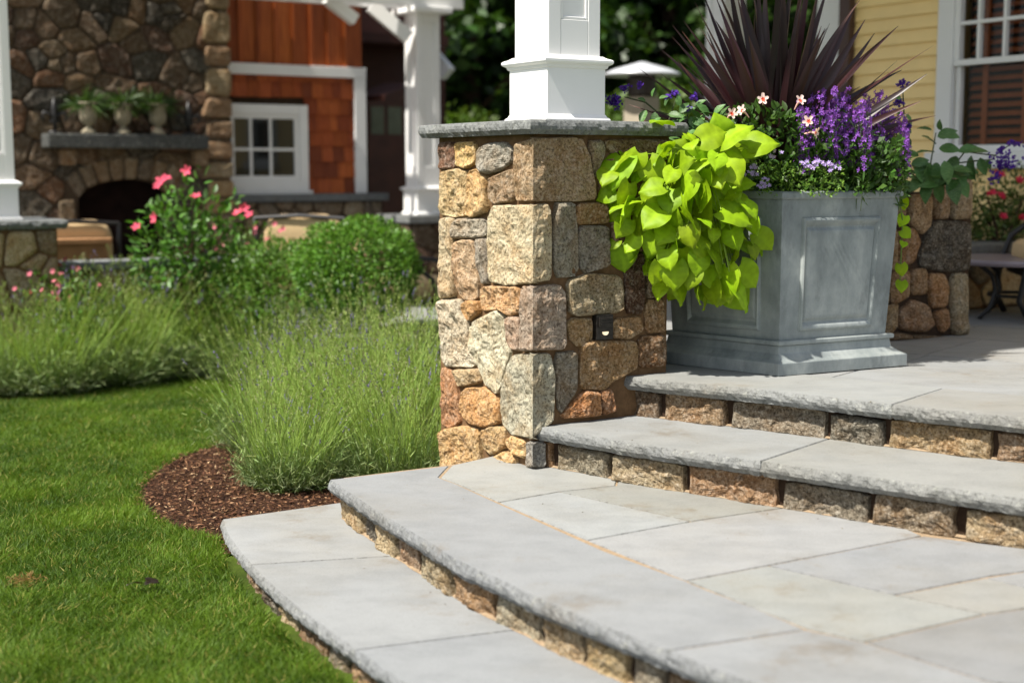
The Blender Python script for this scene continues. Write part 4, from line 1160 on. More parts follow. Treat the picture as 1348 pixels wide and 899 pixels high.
# window: casing, two sashes, blind
wz0, wz1 = gh(1300, 200)[1], 3.2; c0 = 0.0; c1 = gh(1258, 100)[0]
ww = -1.05
mb = MB(); mb.box(HP, (-.045, -.001), (c1, c0), (wz0, wz1)); mb.box(HP, (-.045, -.001), (ww, ww - c1), (wz0, wz1)); mb.box(HP, (-.045, -.001), (ww, c0), (wz1 + .001, wz1 + .13)); 
win = mb.build('window', M['white'], hs, bevel=.004)
mb = MB(); mb.box(HP, (-.09, -.002), (ww - .05, c0 + .04), (zs0, wz0 - .001)); mb.build('sill', M['white'], win, bevel=.006)
g0 = c1; g1 = ww - c1; sf = .045
zr = gh(1258, 88)[1]
mb = MB()
mb.box(HP, (-.03, .02), (g0 - sf, g0 - .001), (zr + .04, wz1 - .001)); mb.box(HP, (-.03, .02), (g1 + .001, g1 + sf), (zr + .04, wz1 - .001)); mb.box(HP, (-.03, .02), (g1 + .001, g0 - .001), (zr, zr + .0395))
mb.box(HP, (-.03, .02), (g1 + sf, g0 - sf), (wz1 - sf, wz1 - .001))
for px in (1291, 1325): s = gh(px, 40)[0]; mb.box(HP, (-.022, .015), (s - .012, s + .012), (zr + .041, wz1 - sf))
for k in range(1, 4): z = zr + .04 + k * .235; mb.box(HP, (-.021, .014), (g1 + sf, g0 - sf), (z - .012, z + .012))
mb.build('upper_sash', M['white'], win, bevel=.003)
mb = MB(); mb.box(HP, (.0, .04), (g0 - .04, g0 - .001), (wz0, zr - .001)); mb.box(HP, (.0, .04), (g1 + .001, g1 + .04), (wz0, zr - .001)); mb.box(HP, (.0, .04), (g1 + .04, g0 - .04), (wz0, wz0 + .045)); mb.build('lower_sash', M['white'], win, bevel=.003)
bl = plain('blind_wood', '#b8683a', .5, .3, var=.12, scale=20); mb = MB(); z = wz0 + .06
while z < wz1 - .06:
    mb.add([(HP[0] + V[0] * a + U[0] * b, HP[1] + V[1] * a + U[1] * b, q) for a, b, q in ((g1 + .03, .10, z), (g0 - .03, .10, z), (g0 - .03, .135, z + .034), (g1 + .03, .135, z + .034))], [(0, 1, 2, 3)]); z += .058
for s in (-.30, -.62): mb.box(HP, (.085, .098), (s - .02, s + .02), (wz0 + .05, wz1 - .05))
mb.build('blind', bl, win)
gp = Mat('clear_pane', .03, .5); gp.color('#14100d')
tb = gp.n('ShaderNodeBsdfTransparent'); mx = gp.n('ShaderNodeMixShader'); mx.inputs[0].default_value = .78
gp.l(gp.b.outputs[0], mx.inputs[1]); gp.l(tb.outputs[0], mx.inputs[2]); gp.l(mx.outputs[0], gp.nt.nodes['Material Output'].inputs[0])
mb = MB(); mb.box(HP, (.045, .05), (g1 + .01, g0 - .01), (wz0 + .01, wz1 - .01)); mb.build('pane', gp.m, win)
mb = MB(); mb.box(HP, (.25, .26), (g1 - .1, g0 + .1), (wz0 - .1, wz1 + .1)); mb.build('room_dark', plain('dark_room', '#15100d', .9, .1), hs)
# hollow the wall behind the window: rebuild the wall as pieces
wl = [o for o in hs.children if o.name.startswith('wall')][0]; bpy.data.objects.remove(wl)
mb = MB(); mb.box(HP, (.005, .24), (c0 - .01, sE - .01), (0, 4.6)); mb.box(HP, (.005, .24), (ww - 2, ww), (0, 4.6)); mb.box(HP, (.005, .24), (ww, c0 - .01), (0, zs0)); mb.box(HP, (.005, .24), (ww, c0 - .01), (wz1 + .02, 4.6)); mb.box(HP, (.3, 3.5), (ww - 2, sE - .01), (0, 4.6)); mb.build('wall', ylw, hs)

# white post further back on the terrace, on its own pier
K4 = kfor(950, 12.2)
column(K4, .27, 1.25, 4.1, 'white panelled column seen behind the dark spiky leaves')
KK = (K4[0] - .14 * (U[0] + V[0]), K4[1] - .14 * (U[1] + V[1]))
sp_ = empty('stone_pier', (KK[0] + .3 * U[0], KK[1] + .3 * U[1], LD), 'stone pier under the rear white column behind the planter', 'pier')
mb = MB(); mb.box(KK, (0, .55), (0, .55), (LD, 1.19)); mb.build('mortar', M['shadowmortar'], sp_)
mb = MB(); fieldstone_wall(mb, KK, U, NRt, 0, .55, LD, 1.19, .18, rnd); fieldstone_wall(mb, KK, V, NL, 0, .55, LD, 1.19, .18, rnd); mb.build('stonework', M['stone'], sp_)
mb = MB(); mb.box(KK, (-.05, .6), (-.05, .6), (1.191, 1.249), col=lin('#8f9490')); mb.build('capstone', M['blue_edge'], sp_, bevel=.006)

# ------------------------------------------------------------------ right stone pier
RPc = on(1272, 439, LD); w5 = .56
KR = (RPc[0] - U[0] * w5, RPc[1] - U[1] * w5); gr = fz(KR); zt5 = 1.32
rp = empty('stone_pier', (KR[0] + .25 * U[0] + .25 * V[0], KR[1] + .25 * U[1] + .25 * V[1], LD), 'rounded fieldstone pier behind the grey planter overflowing with leaves', 'pier')
def z8(L): return [(1048 + x / 2.81, 180 + y / 2.81) for x, y in L]
st = [([(415, 215), (495, 215), (490, 330), (460, 362), (408, 315)], '#9c7a58'), ([(499, 150), (558, 150), (558, 302), (500, 302)], '#8c6c50'), ([(564, 150), (643, 150), (641, 302), (567, 306)], '#8f7a62'),
      ([(490, 310), (635, 312), (630, 495), (545, 500), (445, 482), (456, 400)], '#4b4542'), ([(375, 335), (430, 340), (450, 390), (430, 460), (375, 490)], '#94683f'), ([(350, 498), (410, 490), (410, 590), (350, 625)], '#9a7348'),
      ([(415, 492), (474, 487), (474, 582), (415, 585)], '#93704d'), ([(480, 507), (540, 507), (557, 560), (545, 630), (490, 633)], '#a0703f'), ([(372, 650), (420, 602), (480, 622), (503, 695), (470, 722), (380, 715)], '#957257'),
      ([(502, 648), (555, 634), (563, 700), (530, 728)], '#9a6c42'), ([(562, 507), (630, 504), (625, 732), (570, 735)], '#8e8069'), ([(330, 640), (368, 610), (366, 700), (335, 740)], '#9a7a50'), ([(340, 728), (372, 725), (420, 732), (420, 752), (345, 755)], '#7a6046'),
      ([(330, 215), (400, 215), (395, 320), (330, 330)], '#8a6c4e'), ([(300, 360), (368, 340), (368, 490), (300, 500)], '#8f7350'), ([(426, 732), (560, 738), (560, 752), (424, 752)], '#6b5846')]
mb = MB(); mp = plane_map(KR, U, NRt)
for k, (p, c) in enumerate(st):
    vs, fs = stone_patch([gr(x, y) for x, y in z8(p)], .035, .035, mp, step=.016, rough=.010, rings=7, seed=k * 4.7, grow=.006, chaikin=2); mb.add(vs, fs, lin(c))
fieldstone_wall(mb, KR, V, NL, 0, w5, LD, zt5, .17, random.Random(8)); mb.build('stonework', M['stone'], rp)
mb = MB(); mb.box(KR, (0, w5), (0, w5), (LD, zt5)); mb.build('mortar', M['shadowmortar'], rp)

# raised bed wall at the right with cap, table in front
BW = tuple(at(1262, 330, 8.35)[:2]); zc = at(1300, 322, 8.4)[2]
bw = empty('planter_wall', (BW[0] + U[0], BW[1] + U[1], LD), 'low tan stone bed wall with grey cap in front of the yellow house', 'wall')
mb = MB(); fieldstone_wall(mb, BW, U, NRt, -.4, 2.2, LD, zc - .06, .2, rnd, cols=['#c0a074', '#8d8378', '#b9a58a', '#a98a63', '#cbb58e'], h=.03); mb.build('stonework', M['stone'], bw)
mb = MB(); mb.box(BW, (-.4, 2.2), (0, .3), (LD, zc - .06)); mb.build('mortar', M['mortar'], bw)
mb = MB(); mb.box(BW, (-.4, 2.25), (-.05, .33), (zc - .059, zc), col=lin('#8d908a')); mb.build('capstone', M['blue_edge'], bw, bevel=.01)
mb = MB(); mb.box(BW, (-.4, 2.2), (.31, .9), (LD, zc - .05)); mb.build('soil', M['soil'], bw)
tp = at(1330, 340, 7.95); TZ = tp[2]
tb_ = empty('patio_table', (tp[0], tp[1], LD), 'low black iron patio table at the right edge with a smooth top', 'table')
mb = MB(); mb.lathe((tp[0] + .05, tp[1], TZ - .03), [(.38, 0), (.40, .005), (.405, .02), (.40, .034), (.36, .036)], 40); mb.build('tabletop', plain('table_stone', '#857a80', .35, .5, var=.1), tb_, smooth=False)
for k in range(4):
    a = k * math.pi / 2 + .35; c_, s_ = math.cos(a), math.sin(a); h_ = TZ - .03 - LD
    mb = MB(); mb.tube([(tp[0] + .05 + c_ * r, tp[1] + s_ * r, LD + h_ * t) for r, t in ((.26, 0), (.19, .2), (.15, .5), (.18, .8), (.27, 1))], .013); mb.build('leg', M['iron'], tb_, smooth=True)
mb = MB(); mb.tube([(tp[0] + .05 + .16 * math.cos(a), tp[1] + .16 * math.sin(a), LD + h_ * .42) for a in np.linspace(0, 2 * math.pi, 25)], .009); mb.build('ring_brace', M['iron'], tb_)
chair(cloc(1412, 400, 7.9, LD), math.radians(262), 'beige cushioned armchair cut by the right edge beside the patio table')

# ------------------------------------------------------------------ patio heater
hp = at(845, 92, 13.6); ht = empty('patio_heater', (hp[0], hp[1], LD), 'patio heater with silver dome seen beyond the big column', 'heater')
alu = plain('aluminium', '#c9ccd0', .35, .5, metal=.3, var=.04)
mb = MB(); zt_ = at(845, 82, 13.6)[2]; z0_ = at(845, 100, 13.6)[2]
mb.lathe((hp[0], hp[1], z0_), [(.37, 0), (.375, .006), (.36, .02), (.27, .06), (.16, .09), (.03, zt_ - z0_), (.001, zt_ - z0_)], 40); mb.build('dome', alu, ht, smooth=True)
mb = MB(); mb.lathe((hp[0], hp[1], z0_ - .2), [(.1, 0), (.14, .02), (.14, .17), (.12, .2)], 24); mb.build('burner', plain('burner_mesh', '#4a4440', .6, .4, metal=.5, var=.3, scale=80), ht)
mb = MB(); mb.lathe((hp[0], hp[1], LD + .3), [(.20, 0), (.2, .3), (.17, .8), (.17, z0_ - .2 - LD - .3 - .002)], 4); mb.build('housing', plain('heater_housing', '#a09684', .6, .3, var=.06), ht)
mb = MB(); mb.lathe((hp[0], hp[1], LD), [(.26, 0), (.26, .28), (.22, .299)], 24); mb.build('base', alu, ht)

# ------------------------------------------------------------------ porch roof carried by the columns (above the frame, it shades the terrace)
rf = empty('porch_roof', (P0[0] + 2 * U[0], P0[1] + 2 * U[1], 3.3), 'white porch roof over the terrace resting on the columns', 'roof')
mb = MB(); mb.box(P0, (-.65, 4.6), (-.42, 5.2), (4.4, 4.5)); mb.build('ceiling', M['white'], rf)
mb = MB(); mb.box(P0, (.17, .39), (-.3, 5.1), (4.1, 4.399)); mb.build('beam', M['white'], rf)

# stone facing on the garden side of the terrace
gw = empty('terrace_wall', (-.02, 9.5, 0), 'low fieldstone retaining wall along the garden side of the terrace behind the pillar', 'wall')
mb = MB(); fieldstone_wall(mb, (-.224, 6.1), (0, 1), (-1, 0), 0, 6.9, 0, LD - .06, .22, random.Random(6), h=.03); mb.build('stonework', M['stone'], gw)
mb = MB(); mb.box((-.29, 6.1), (0, .27), (0, 6.9), (LD - .06, LD - .008), (1, 0), (0, 1), col=lin('#8d9190')); mb.box((-.22, 6.1), (0, .2), (0, 6.9), (0, LD - .0605), (1, 0), (0, 1)); gwc = mb.build('coping', M['blue_edge'], gw, bevel=.006)

# ------------------------------------------------------------------ lawn blades and mulch chips
def inpoly(P, poly):
    x, y = P[:, 0], P[:, 1]; c = np.zeros(len(P), bool); n = len(poly)
    for i in range(n):
        x0, y0 = poly[i]; x1, y1 = poly[(i + 1) % n]
        m = ((y0 > y) != (y1 > y)) & (x < (x1 - x0) * (y - y0) / (y1 - y0 + 1e-12) + x0); c ^= m
    return c
def lawn_points(n):
    yy = 3.0 + (11.2 - 3.0) * NR.random(n) ** 1.15
    x0 = -yy * .43 - .5; x1 = np.where(yy < 5.3, -.0, np.where(yy < 7.2, -.9, -.6))
    P = np.stack([x0 + (x1 - x0) * NR.random(n), yy], 1)
    Apoly = Afr + [(1.5, 2.6), (1.5, 6), (-.6, 6)]
    k = ~inpoly(P, Apoly) & ~inpoly(P, BEDC) & ~inpoly(P, BACKBED) & ~inpoly(P, PX)
    return P[k]
GP = lawn_points(560000); n = len(GP)
patch = np.array([mnoise.noise(Vector((p[0] * 2.2, p[1] * 2.2, 0))) + .5 * mnoise.noise(Vector((p[0] * 7, p[1] * 7, 4))) for p in GP])
base = np.concatenate([GP, np.zeros((n, 1))], 1)
d = NR.normal(size=(n, 3)) * (.38, .38, 0) + (0, 0, 1)
wind = np.stack([np.array([mnoise.noise(Vector((p[0] * 5, p[1] * 5, 9))), mnoise.noise(Vector((p[0] * 5, p[1] * 5, 19)))]) for p in GP])
d[:, :2] += wind * .9
L = NR.uniform(.018, .040, n) * (1 + .35 * patch)
Vt, Fs, ids, tt = ribbons(base, d, L, NR.uniform(.0018, .0034, n) * (.75 + GP[:, 1] / 11), K=2, bend=np.concatenate([NR.normal(size=(n, 2)) * .014, np.zeros((n, 1))], 1))
c0 = np.array(lin('#375312')); c1 = np.array(lin('#6d8a28')); c2 = np.array(lin('#a39a55'))
f = np.clip(.42 + .6 * patch + NR.uniform(-.35, .35, n), 0, 1)[:, None]
cc = c0 * (1 - f) + c1 * f; dry = NR.random(n) < .05; cc[dry] = c2
np_mesh('grass', Vt, Fs, M['grass'], loc=(-1.5, 6, 0), col=cc[ids])['kind'] = 'stuff'
n = 60000
P = np.stack([NR.uniform(-2.1, .1, n), NR.uniform(5.0, 8.4, n)], 1); P = P[inpoly(P, BEDC)]; n = len(P); P = P + NR.normal(size=P.shape) * .022
pos = np.concatenate([P, NR.uniform(.010, .026, (n, 1))], 1); yd = NR.normal(size=(n, 3)) * (1, 1, .22); nm = NR.normal(size=(n, 3)) * (.35, .35, 0) + (0, 0, 1)
Vt, Fs, ids = scatter(np.array(DIAMOND[0]) * (.5, 1, .4), DIAMOND[1], pos, yd, nm, NR.uniform(.010, .032, n))
pal = np.array([lin(h) for h in ('#44301f', '#614430', '#7d5c44', '#33221a', '#98795c', '#523729', '#b39775')]); pk = NR.choice(7, n, p=[.22, .22, .12, .22, .05, .15, .02])
np_mesh('mulch_chips', Vt, Fs, M['mulchchip'], loc=(-1.2, 6.4, 0), col=(pal[pk] * NR.uniform(.75, 1.25, (n, 1)))[ids])['kind'] = 'stuff'
# dry bare patches in the lawn
for px, py, r, lab in ((32, 770, .03, 'small dry brown patch in the lawn near the left edge'),):
    q = on(px, py, 0); n = 260; a = NR.uniform(0, 6.28, n); rr_ = r * 1.5 * NR.random(n); pos = np.stack([q[0] + rr_ * np.cos(a) * 1.6, q[1] + rr_ * np.sin(a) * 1.4, NR.uniform(.004, .024, n)], 1)
    Vt, Fs, ids = scatter(np.array(DIAMOND[0]) * (.25, 1, .3), DIAMOND[1], pos, NR.normal(size=(n, 3)) * (1, 1, .3), NR.normal(size=(n, 3)) * .3 + (0, 0, 1), NR.uniform(.02, .04, n))
    np_mesh('dry_grass', Vt, Fs, M['grass'], loc=(q[0], q[1], 0), col=colvar('#7d6238', ids, n, .3))['kind'] = 'stuff'
q = on(192, 784, 0); Vt, Fs, ids = scatter(*HEART, [(q[0], q[1], .045), (q[0] + .02, q[1] + .01, .047), (q[0] - .02, q[1], .046)], [(1, .3, .1), (-.4, 1, .2), (-1, -.6, .15)], [(0, 0, 1), (.3, 0, 1), (0, .4, 1)], .045)
tagset(np_mesh('fallen_leaf', Vt, Fs, M['leaf'], loc=(q[0], q[1], .045), col=colvar('#2a2016', ids, 3)), 'small dark crumpled leaf lying on the lawn', 'leaf')

# ------------------------------------------------------------------ lavender
def lavender(seed, r=.30, h=.62, nf=2800, ns=430):
    rg = np.random.default_rng(seed)
    parts = []
    a = rg.uniform(0, 2 * math.pi, nf); rad = r * .8 * np.sqrt(rg.random(nf))
    b = np.stack([rad * np.cos(a), rad * np.sin(a), rg.uniform(0, .05, nf)], 1)
    el = np.radians(rg.uniform(20, 88, nf)); d = np.stack([np.cos(a + rg.normal(0, .5, nf)) * np.cos(el), np.sin(a + rg.normal(0, .5, nf)) * np.cos(el), np.sin(el)], 1)
    L = rg.uniform(.45, 1.0, nf) * np.where(el < .7, r * .7, h * .55)
    # woody shoots carrying narrow leaves
    nt_ = int(nf * 1.5)
    k = rg.integers(0, nf, nt_); t = rg.uniform(.25, 1, nt_); lp = b[k] + d[k] * (L[k] * t)[:, None]
    ld = d[k] * .8 + rg.normal(size=(nt_, 3)) * .85 + (0, 0, .35)
    V2, F2, i2_, _ = ribbons(lp, ld, rg.uniform(.03, .07, nt_), rg.uniform(.0042, .0075, nt_), K=2, gravity=rg.uniform(-.01, .012, nt_))
    lc = colvar('#8a9e60', i2_, nt_, .42, .10, rg); lw = np.clip(1 - V2[:, 2:3] / .22, 0, 1); parts.append((V2, F2, lc * (1 - lw * .6) + lc.mean(1, keepdims=True) * np.array((1.12, 1.15, .85)) * lw * .6))
    V1, F1, i1_, _ = ribbons(b, d, L, .0035, K=4, bend=rg.normal(size=(nf, 3)) * .035, gravity=rg.uniform(-.05, .03, nf))
    parts.append((V1, F1, colvar('#5f7540', i1_, nf, .3, .1, rg)))
    a = rg.uniform(0, 2 * math.pi, ns); rad = r * .7 * np.sqrt(rg.random(ns)); b = np.stack([rad * np.cos(a), rad * np.sin(a), np.full(ns, .08)], 1)
    tilt = rg.normal(0, .26, (ns, 2)) + np.stack([np.cos(a), np.sin(a)], 1) * (rad / r)[:, None] * .55
    d = np.concatenate([tilt, np.ones((ns, 1))], 1); d /= np.linalg.norm(d, axis=1)[:, None]; L = h * rg.uniform(.6, 1.22, ns)
    bend = np.concatenate([rg.normal(0, .085, (ns, 2)) + .02, np.zeros((ns, 1))], 1)
    V3, F3, i3, _ = ribbons(b, d, L, .0042, bend=bend, K=5, gravity=rg.uniform(-.01, .05, ns), base_w=.9)
    V3b, F3b, i3b, _ = ribbons(b, d, L, .0042, bend=bend, K=5, gravity=0, base_w=.9)
    parts.append((V3, F3, colvar('#8ca650', i3, ns, .25, .08, rg)))
    tip = V3.reshape(ns, -1, 3)[:, -1]; prev = V3.reshape(ns, -1, 3)[:, -4]; td = tip - prev; td /= np.linalg.norm(td, axis=1)[:, None]
    m = 9; hp_ = np.repeat(tip, m, 0) - np.repeat(td, m, 0) * rg.uniform(0, .055, (ns * m, 1)); hd = np.repeat(td, m, 0) * 1.6 + rg.normal(size=(ns * m, 3)) * .4
    V4, F4, i4 = scatter(DIAMOND[0], DIAMOND[1], hp_, hd, rg.normal(size=(ns * m, 3)), rg.uniform(.008, .015, ns * m))
    base_c = np.array([lin('#8fa058'), lin('#989c70'), lin('#7d749c'), lin('#74864a')])[rg.choice(4, ns, p=[.48, .20, .12, .20])]
    parts.append((V4, F4, np.clip((np.repeat(base_c, m, 0) * rg.uniform(.75, 1.2, (ns * m, 1)))[i4], 0, 1)))
    return cat(parts)
LAV = []
for k in range(4):
    v_, f_, c_ = lavender(100 + k, r=.31 + .02 * k, h=.60 + .04 * k)
    o = np_mesh('lavender_plant', v_, f_, M['needle'], loc=(0, 0, 0), col=c_); LAV.append(o)
spots = [
 (at(385, 640, 6.25), .72, 'lavender clump nearest the mulch edge left of the pillar'),
 (at(525, 620, 6.35), .76, 'lavender clump touching the left side of the stone pillar'),
 (at(450, 600, 6.75), .84, 'lavender clump in the middle of the near mulch bed'),
 (at(362, 575, 7.1), .74, 'silvery lavender clump at the far tip of the near mulch bed'),
 (at(550, 560, 7.2), 1.02, 'tall lavender clump behind the pillar with long flower stalks'),
 (at(462, 540, 7.7), .8, 'lavender clump just in front of the round boxwood'),
 (at(395, 540, 8.2), .8, 'lavender clump between near bed and boxwood'),
 (at(505, 540, 8.5), .9, 'shaded lavender clump below the right side of the round boxwood'),
 (at(-20, 500, 8.95), 1.0, 'lavender clump at the left edge of the back row'),
 (at(62, 500, 9.05), 1.06, 'second lavender clump from the left in the back row'),
 (at(145, 500, 9.4), 1.08, 'lavender clump below the pink blooms in the back row'),
 (at(215, 500, 9.8), 1.12, 'lavender clump below the mandevilla bush in the back row'),
 (at(290, 490, 10.1), 1.15, 'tall lavender clump right of the mandevilla bush in the back row'),
 (at(350, 490, 9.6), 1.05, 'lavender clump below the low hedge in the back row'),
 (at(25, 480, 9.9), 1.1, 'lavender clump in front of the left stone pier'),
 (at(105, 480, 10.1), 1.05, 'lavender clump in front of the low seat wall'),
 (at(185, 470, 10.4), 1.0, 'lavender clump hiding the right end of the seat wall'),
]
used = set()
for k, (p, s_, lab) in enumerate(spots):
    src = LAV[k % 4]
    if src.name in used:
        o = src.copy(); C.objects.link(o)
    else: o = src; used.add(src.name)
    o.location = (p[0], p[1], .01); o.rotation_euler = (0, 0, k * 1.9); o.scale = (s_ * (1.12 if k > 7 else 1), s_ * (1.12 if k > 7 else 1), s_ * (.87 if k > 7 else 1))
    tagset(o, lab, 'lavender', 'lavender plants in the beds')

# ------------------------------------------------------------------ round boxwood, hedge, mandevilla bush, pink flowers
def bush(name, c, rad, n, size, col, label, catg, seed, shape=(1, 1, 1), tmpl=LEAF, mat='leaf', shell=.35, var=.35, trunk=True, lumps=.16, extra=None, group=None):
    rg = np.random.default_rng(seed)
    d = rg.normal(size=(n, 3)); d /= np.linalg.norm(d, axis=1)[:, None]
    lump = np.array([mnoise.noise(Vector(tuple(q * 2.2 + seed))) + .5 * mnoise.noise(Vector(tuple(q * 5 + seed))) for q in d])
    r = (1 - shell * rg.random(n) ** 1.6) * (1 + lumps * lump)
    pos = np.array(c) + d * r[:, None] * rad * np.array(shape)
    yd = d * .9 + rg.normal(size=(n, 3)) * .7 + (0, 0, .35); nm = d + rg.normal(size=(n, 3)) * .5 + (0, 0, .5)
    k = pos[:, 2] > .03
    pos, yd, nm = pos[k], yd[k], nm[k]; n = len(pos)
    Vt, Fs, ids = scatter(tmpl[0], tmpl[1], pos, yd, nm, size * rg.uniform(.7, 1.25, n))
    t = empty(name, (c[0], c[1], max(0, c[2] - rad * shape[2])), label, catg, group)
    np_mesh('foliage', Vt, Fs, M[mat], t, col=colvar(col, ids, n, var, .1, rg))
    if trunk:
        for j in range(5):
            mb = MB(); a = j * 1.26
            mb.tube([(c[0] + .03 * math.cos(a), c[1] + .03 * math.sin(a), t.location[2] - .0), (c[0] + rad * .25 * math.cos(a), c[1] + rad * .25 * math.sin(a), c[2] - rad * .3), (c[0] + rad * .6 * math.cos(a), c[1] + rad * .6 * math.sin(a), c[2] + rad * .35)], [.014, .010, .004], 6)
            mb.build('stem', M['bark'], t)
    return t
p = at(470, 358, 9.3)
bush('boxwood', (p[0], p[1], p[2]), .36, 17000, .028, '#5a822b', 'dense round clipped boxwood ball behind the lavender', 'boxwood', 5, shell=.32, lumps=.15, shape=(1.15, 1.05, 1.0))
p = at(375, 380, 9.7)
bush('boxwood', (p[0], p[1], p[2]), .36, 9000, .030, '#567a2a', 'lower looser boxwood left of the clipped ball', 'boxwood', 6, shell=.4, lumps=.25, shape=(1.4, 1, .95))
PET = ([(0, 0, 0), (-.28, .45, .1), (-.22, .9, .05), (0, 1, -.05), (.22, .9, .05), (.28, .45, .1)], [np.array([(0, 5, 4, 3), (0, 3, 2, 1)])])
def blossom(cs, ns, size, npet=5, seed=0, cup=.5, spread=.95):
    """open flowers: centres, facing directions -> petal transforms"""
    rg = np.random.default_rng(seed); P_ = []; Y_ = []; N_ = []; S_ = []
    for c, nn, s_ in zip(cs, ns, size):
        nn = Vector(nn).normalized(); a = nn.orthogonal().normalized(); b = nn.cross(a); ph = rg.uniform(0, 6)
        for k in range(npet):
            t = ph + 2 * math.pi * k / npet; rd = a * math.cos(t) + b * math.sin(t)
            P_.append(tuple(c)); Y_.append(tuple(rd * spread + nn * cup)); N_.append(tuple(nn - rd * cup)); S_.append(s_ * rg.uniform(.9, 1.1))
    return scatter(PET[0], PET[1], np.array(P_), np.array(Y_), np.array(N_), np.array(S_))
TOCAM = (0, -1, .25)
def flowers(parent, name, pts_, size, col, seed, npet=5, var=.12, face_=None, cup=.5):
    rg = np.random.default_rng(seed)
    for k, c in enumerate(pts_):
        nn = face_[k] if face_ else tuple(np.array((-.35, -.75, .6)) + rg.normal(size=3) * .4)
        Vt, Fs, ids = blossom([c], [nn], [size * rg.uniform(.85, 1.15)], npet, seed + k, cup)
        np_mesh(name, Vt, Fs, M['petal'], parent, col=colvar(col, ids, len(Vt) // 6, var, .05, rg))
p = at(250, 330, 9.75)
mv_ = bush('mandevilla_bush', (p[0], p[1], p[2]), .40, 1000, .07, '#4a7028', 'leafy mandevilla bush with pink trumpet flowers in front of the fireplace', 'bush', 7, shell=.75, lumps=.35, shape=(1.0, .9, 1.15), var=.45)
flowers(mv_, 'flower', [at(x, y, 9.4 + .1 * (i % 3)) for i, (x, y) in enumerate([(213, 240), (219, 236), (207, 246), (247, 225), (205, 287), (258, 260), (313, 282), (329, 284), (322, 274), (180, 300)])], .042, '#e8607a', 70)
for k, (px, py, Y, s_, lab, seed) in enumerate(((95, 392, 9.3, .3, 'low pink flowering perennial at the left of the back row', 8), (50, 380, 9.5, .28, 'faded pink perennial in front of the left stone pier', 9), (330, 330, 10.2, .3, 'leafy perennial with small pink flowers under the small window', 10))):
    p = at(px, py + 20, Y); t = bush('pink_perennial', tuple(p), s_, 900, .04, '#55772d', lab, 'flower', seed, shell=.9, trunk=False, lumps=.3)
    rg = np.random.default_rng(seed)
    flowers(t, 'flower', [tuple(np.array(p) + (rg.uniform(-.3, .3), rg.uniform(-.3, .1), s_ * rg.uniform(.3, 1.05))) for _ in range(12)], .024, '#d97a8a', seed * 3)

# ------------------------------------------------------------------ planting in the grey planter
ZT = LD + .69
def frm(n_, rg, lo, hi): return rg.uniform(lo, hi, n_)
# spiky burgundy cordyline
cb_ = at(1018, 200, 5.98); cb_ = Vector((cb_[0], cb_[1], ZT - .02))
rg = np.random.default_rng(3); n = 96
a = np.arange(n) * 2.39996 + rg.normal(0, .15, n); el = np.radians(np.clip(18 + 64 * (np.arange(n) / n) ** 1.2 + rg.normal(0, 5, n), 15, 86))
el = np.where(np.cos(a) > .2, np.maximum(el, math.radians(33)), el)
a = np.where((np.sin(a) < -.45) & (el < .75), -a, a)            # the flowers in front keep the low leaves to the sides
d = np.stack([np.cos(a) * np.cos(el), np.sin(a) * np.cos(el) * .6, np.sin(el)], 1); d /= np.linalg.norm(d, axis=1)[:, None]
base = np.array(cb_) + np.stack([np.cos(a), np.sin(a), np.zeros(n)], 1) * .02 + (0, 0, 1) * (np.arange(n) / n * .18 + .09)[:, None]
L = rg.uniform(.60, .80, n)
cord = empty('cordyline', cb_, 'tall spiky dark burgundy cordyline in the middle of the grey planter', 'plant')
up = np.tile((0, -.6, .6), (n, 1)) + rg.normal(size=(n, 3)) * .4
Vt, Fs, ids, tt = ribbons(base, d, L, rg.uniform(.048, .074, n), K=12, fold=.4, gravity=rg.uniform(.03, .14, n) * np.cos(el) ** 1.5, base_w=.55, taper=.8, face_dir=up, bend=rg.normal(size=(n, 3)) * .05)
cc = colvar('#2a1417', ids, n, .45, .12, rg); tipm = np.clip((tt - .75) * 3, 0, 1)[:, None] * (rg.random(n) < .4)[ids][:, None]
cc = cc * (1 - tipm * .6) + np.array(lin('#6d4a3a')) * tipm * .6
edge = (np.arange(len(Vt)) % 3 != 1)[:, None]; cc = np.where(edge, cc * 1.35, cc)
lv = np_mesh('leaves', Vt, Fs, M['cordy'], cord, col=cc)
mb = MB(); mb.tube([cb_ - Vector((0, 0, .05)), cb_ + Vector((0, 0, .22))], [.03, .022]); mb.build('trunk', M['bark'], cord)
# sweet potato vine
vp = [(845, 205), (880, 182), (925, 172), (955, 172), (990, 180), (1000, 195), (975, 215), (980, 250), (1006, 292), (1010, 335), (985, 365), (975, 392), (940, 398), (900, 388), (862, 385), (840, 350), (808, 345), (806, 300), (795, 275), (800, 215)]
rg = np.random.default_rng(12)
def vine_pts(mind, tries):
    out = []
    for _ in range(tries):
        x, y = rg.uniform(790, 1012), rg.uniform(150, 400)
        if inpoly(np.array([[x, y]]), vp)[0] and all((x - q[0]) ** 2 + (y - q[1]) ** 2 > mind ** 2 for q in out): out.append((x, y))
    return out
vine = empty('sweet_potato_vine', (.75, 5.75, ZT), 'bright lime green sweet potato vine spilling over the left corner of the planter', 'vine')
P_ = []; Y_ = []; N_ = []; S_ = []; Ck = []
def depth(x, y):
    bul = math.exp(-((x - 905) / 75) ** 2 - ((y - 270) / 110) ** 2)
    return 5.56 + .0004 * max(0, x - 850) - .16 * bul + .10 * max(0, (200 - y) / 50)
sunv = np.array(sd)
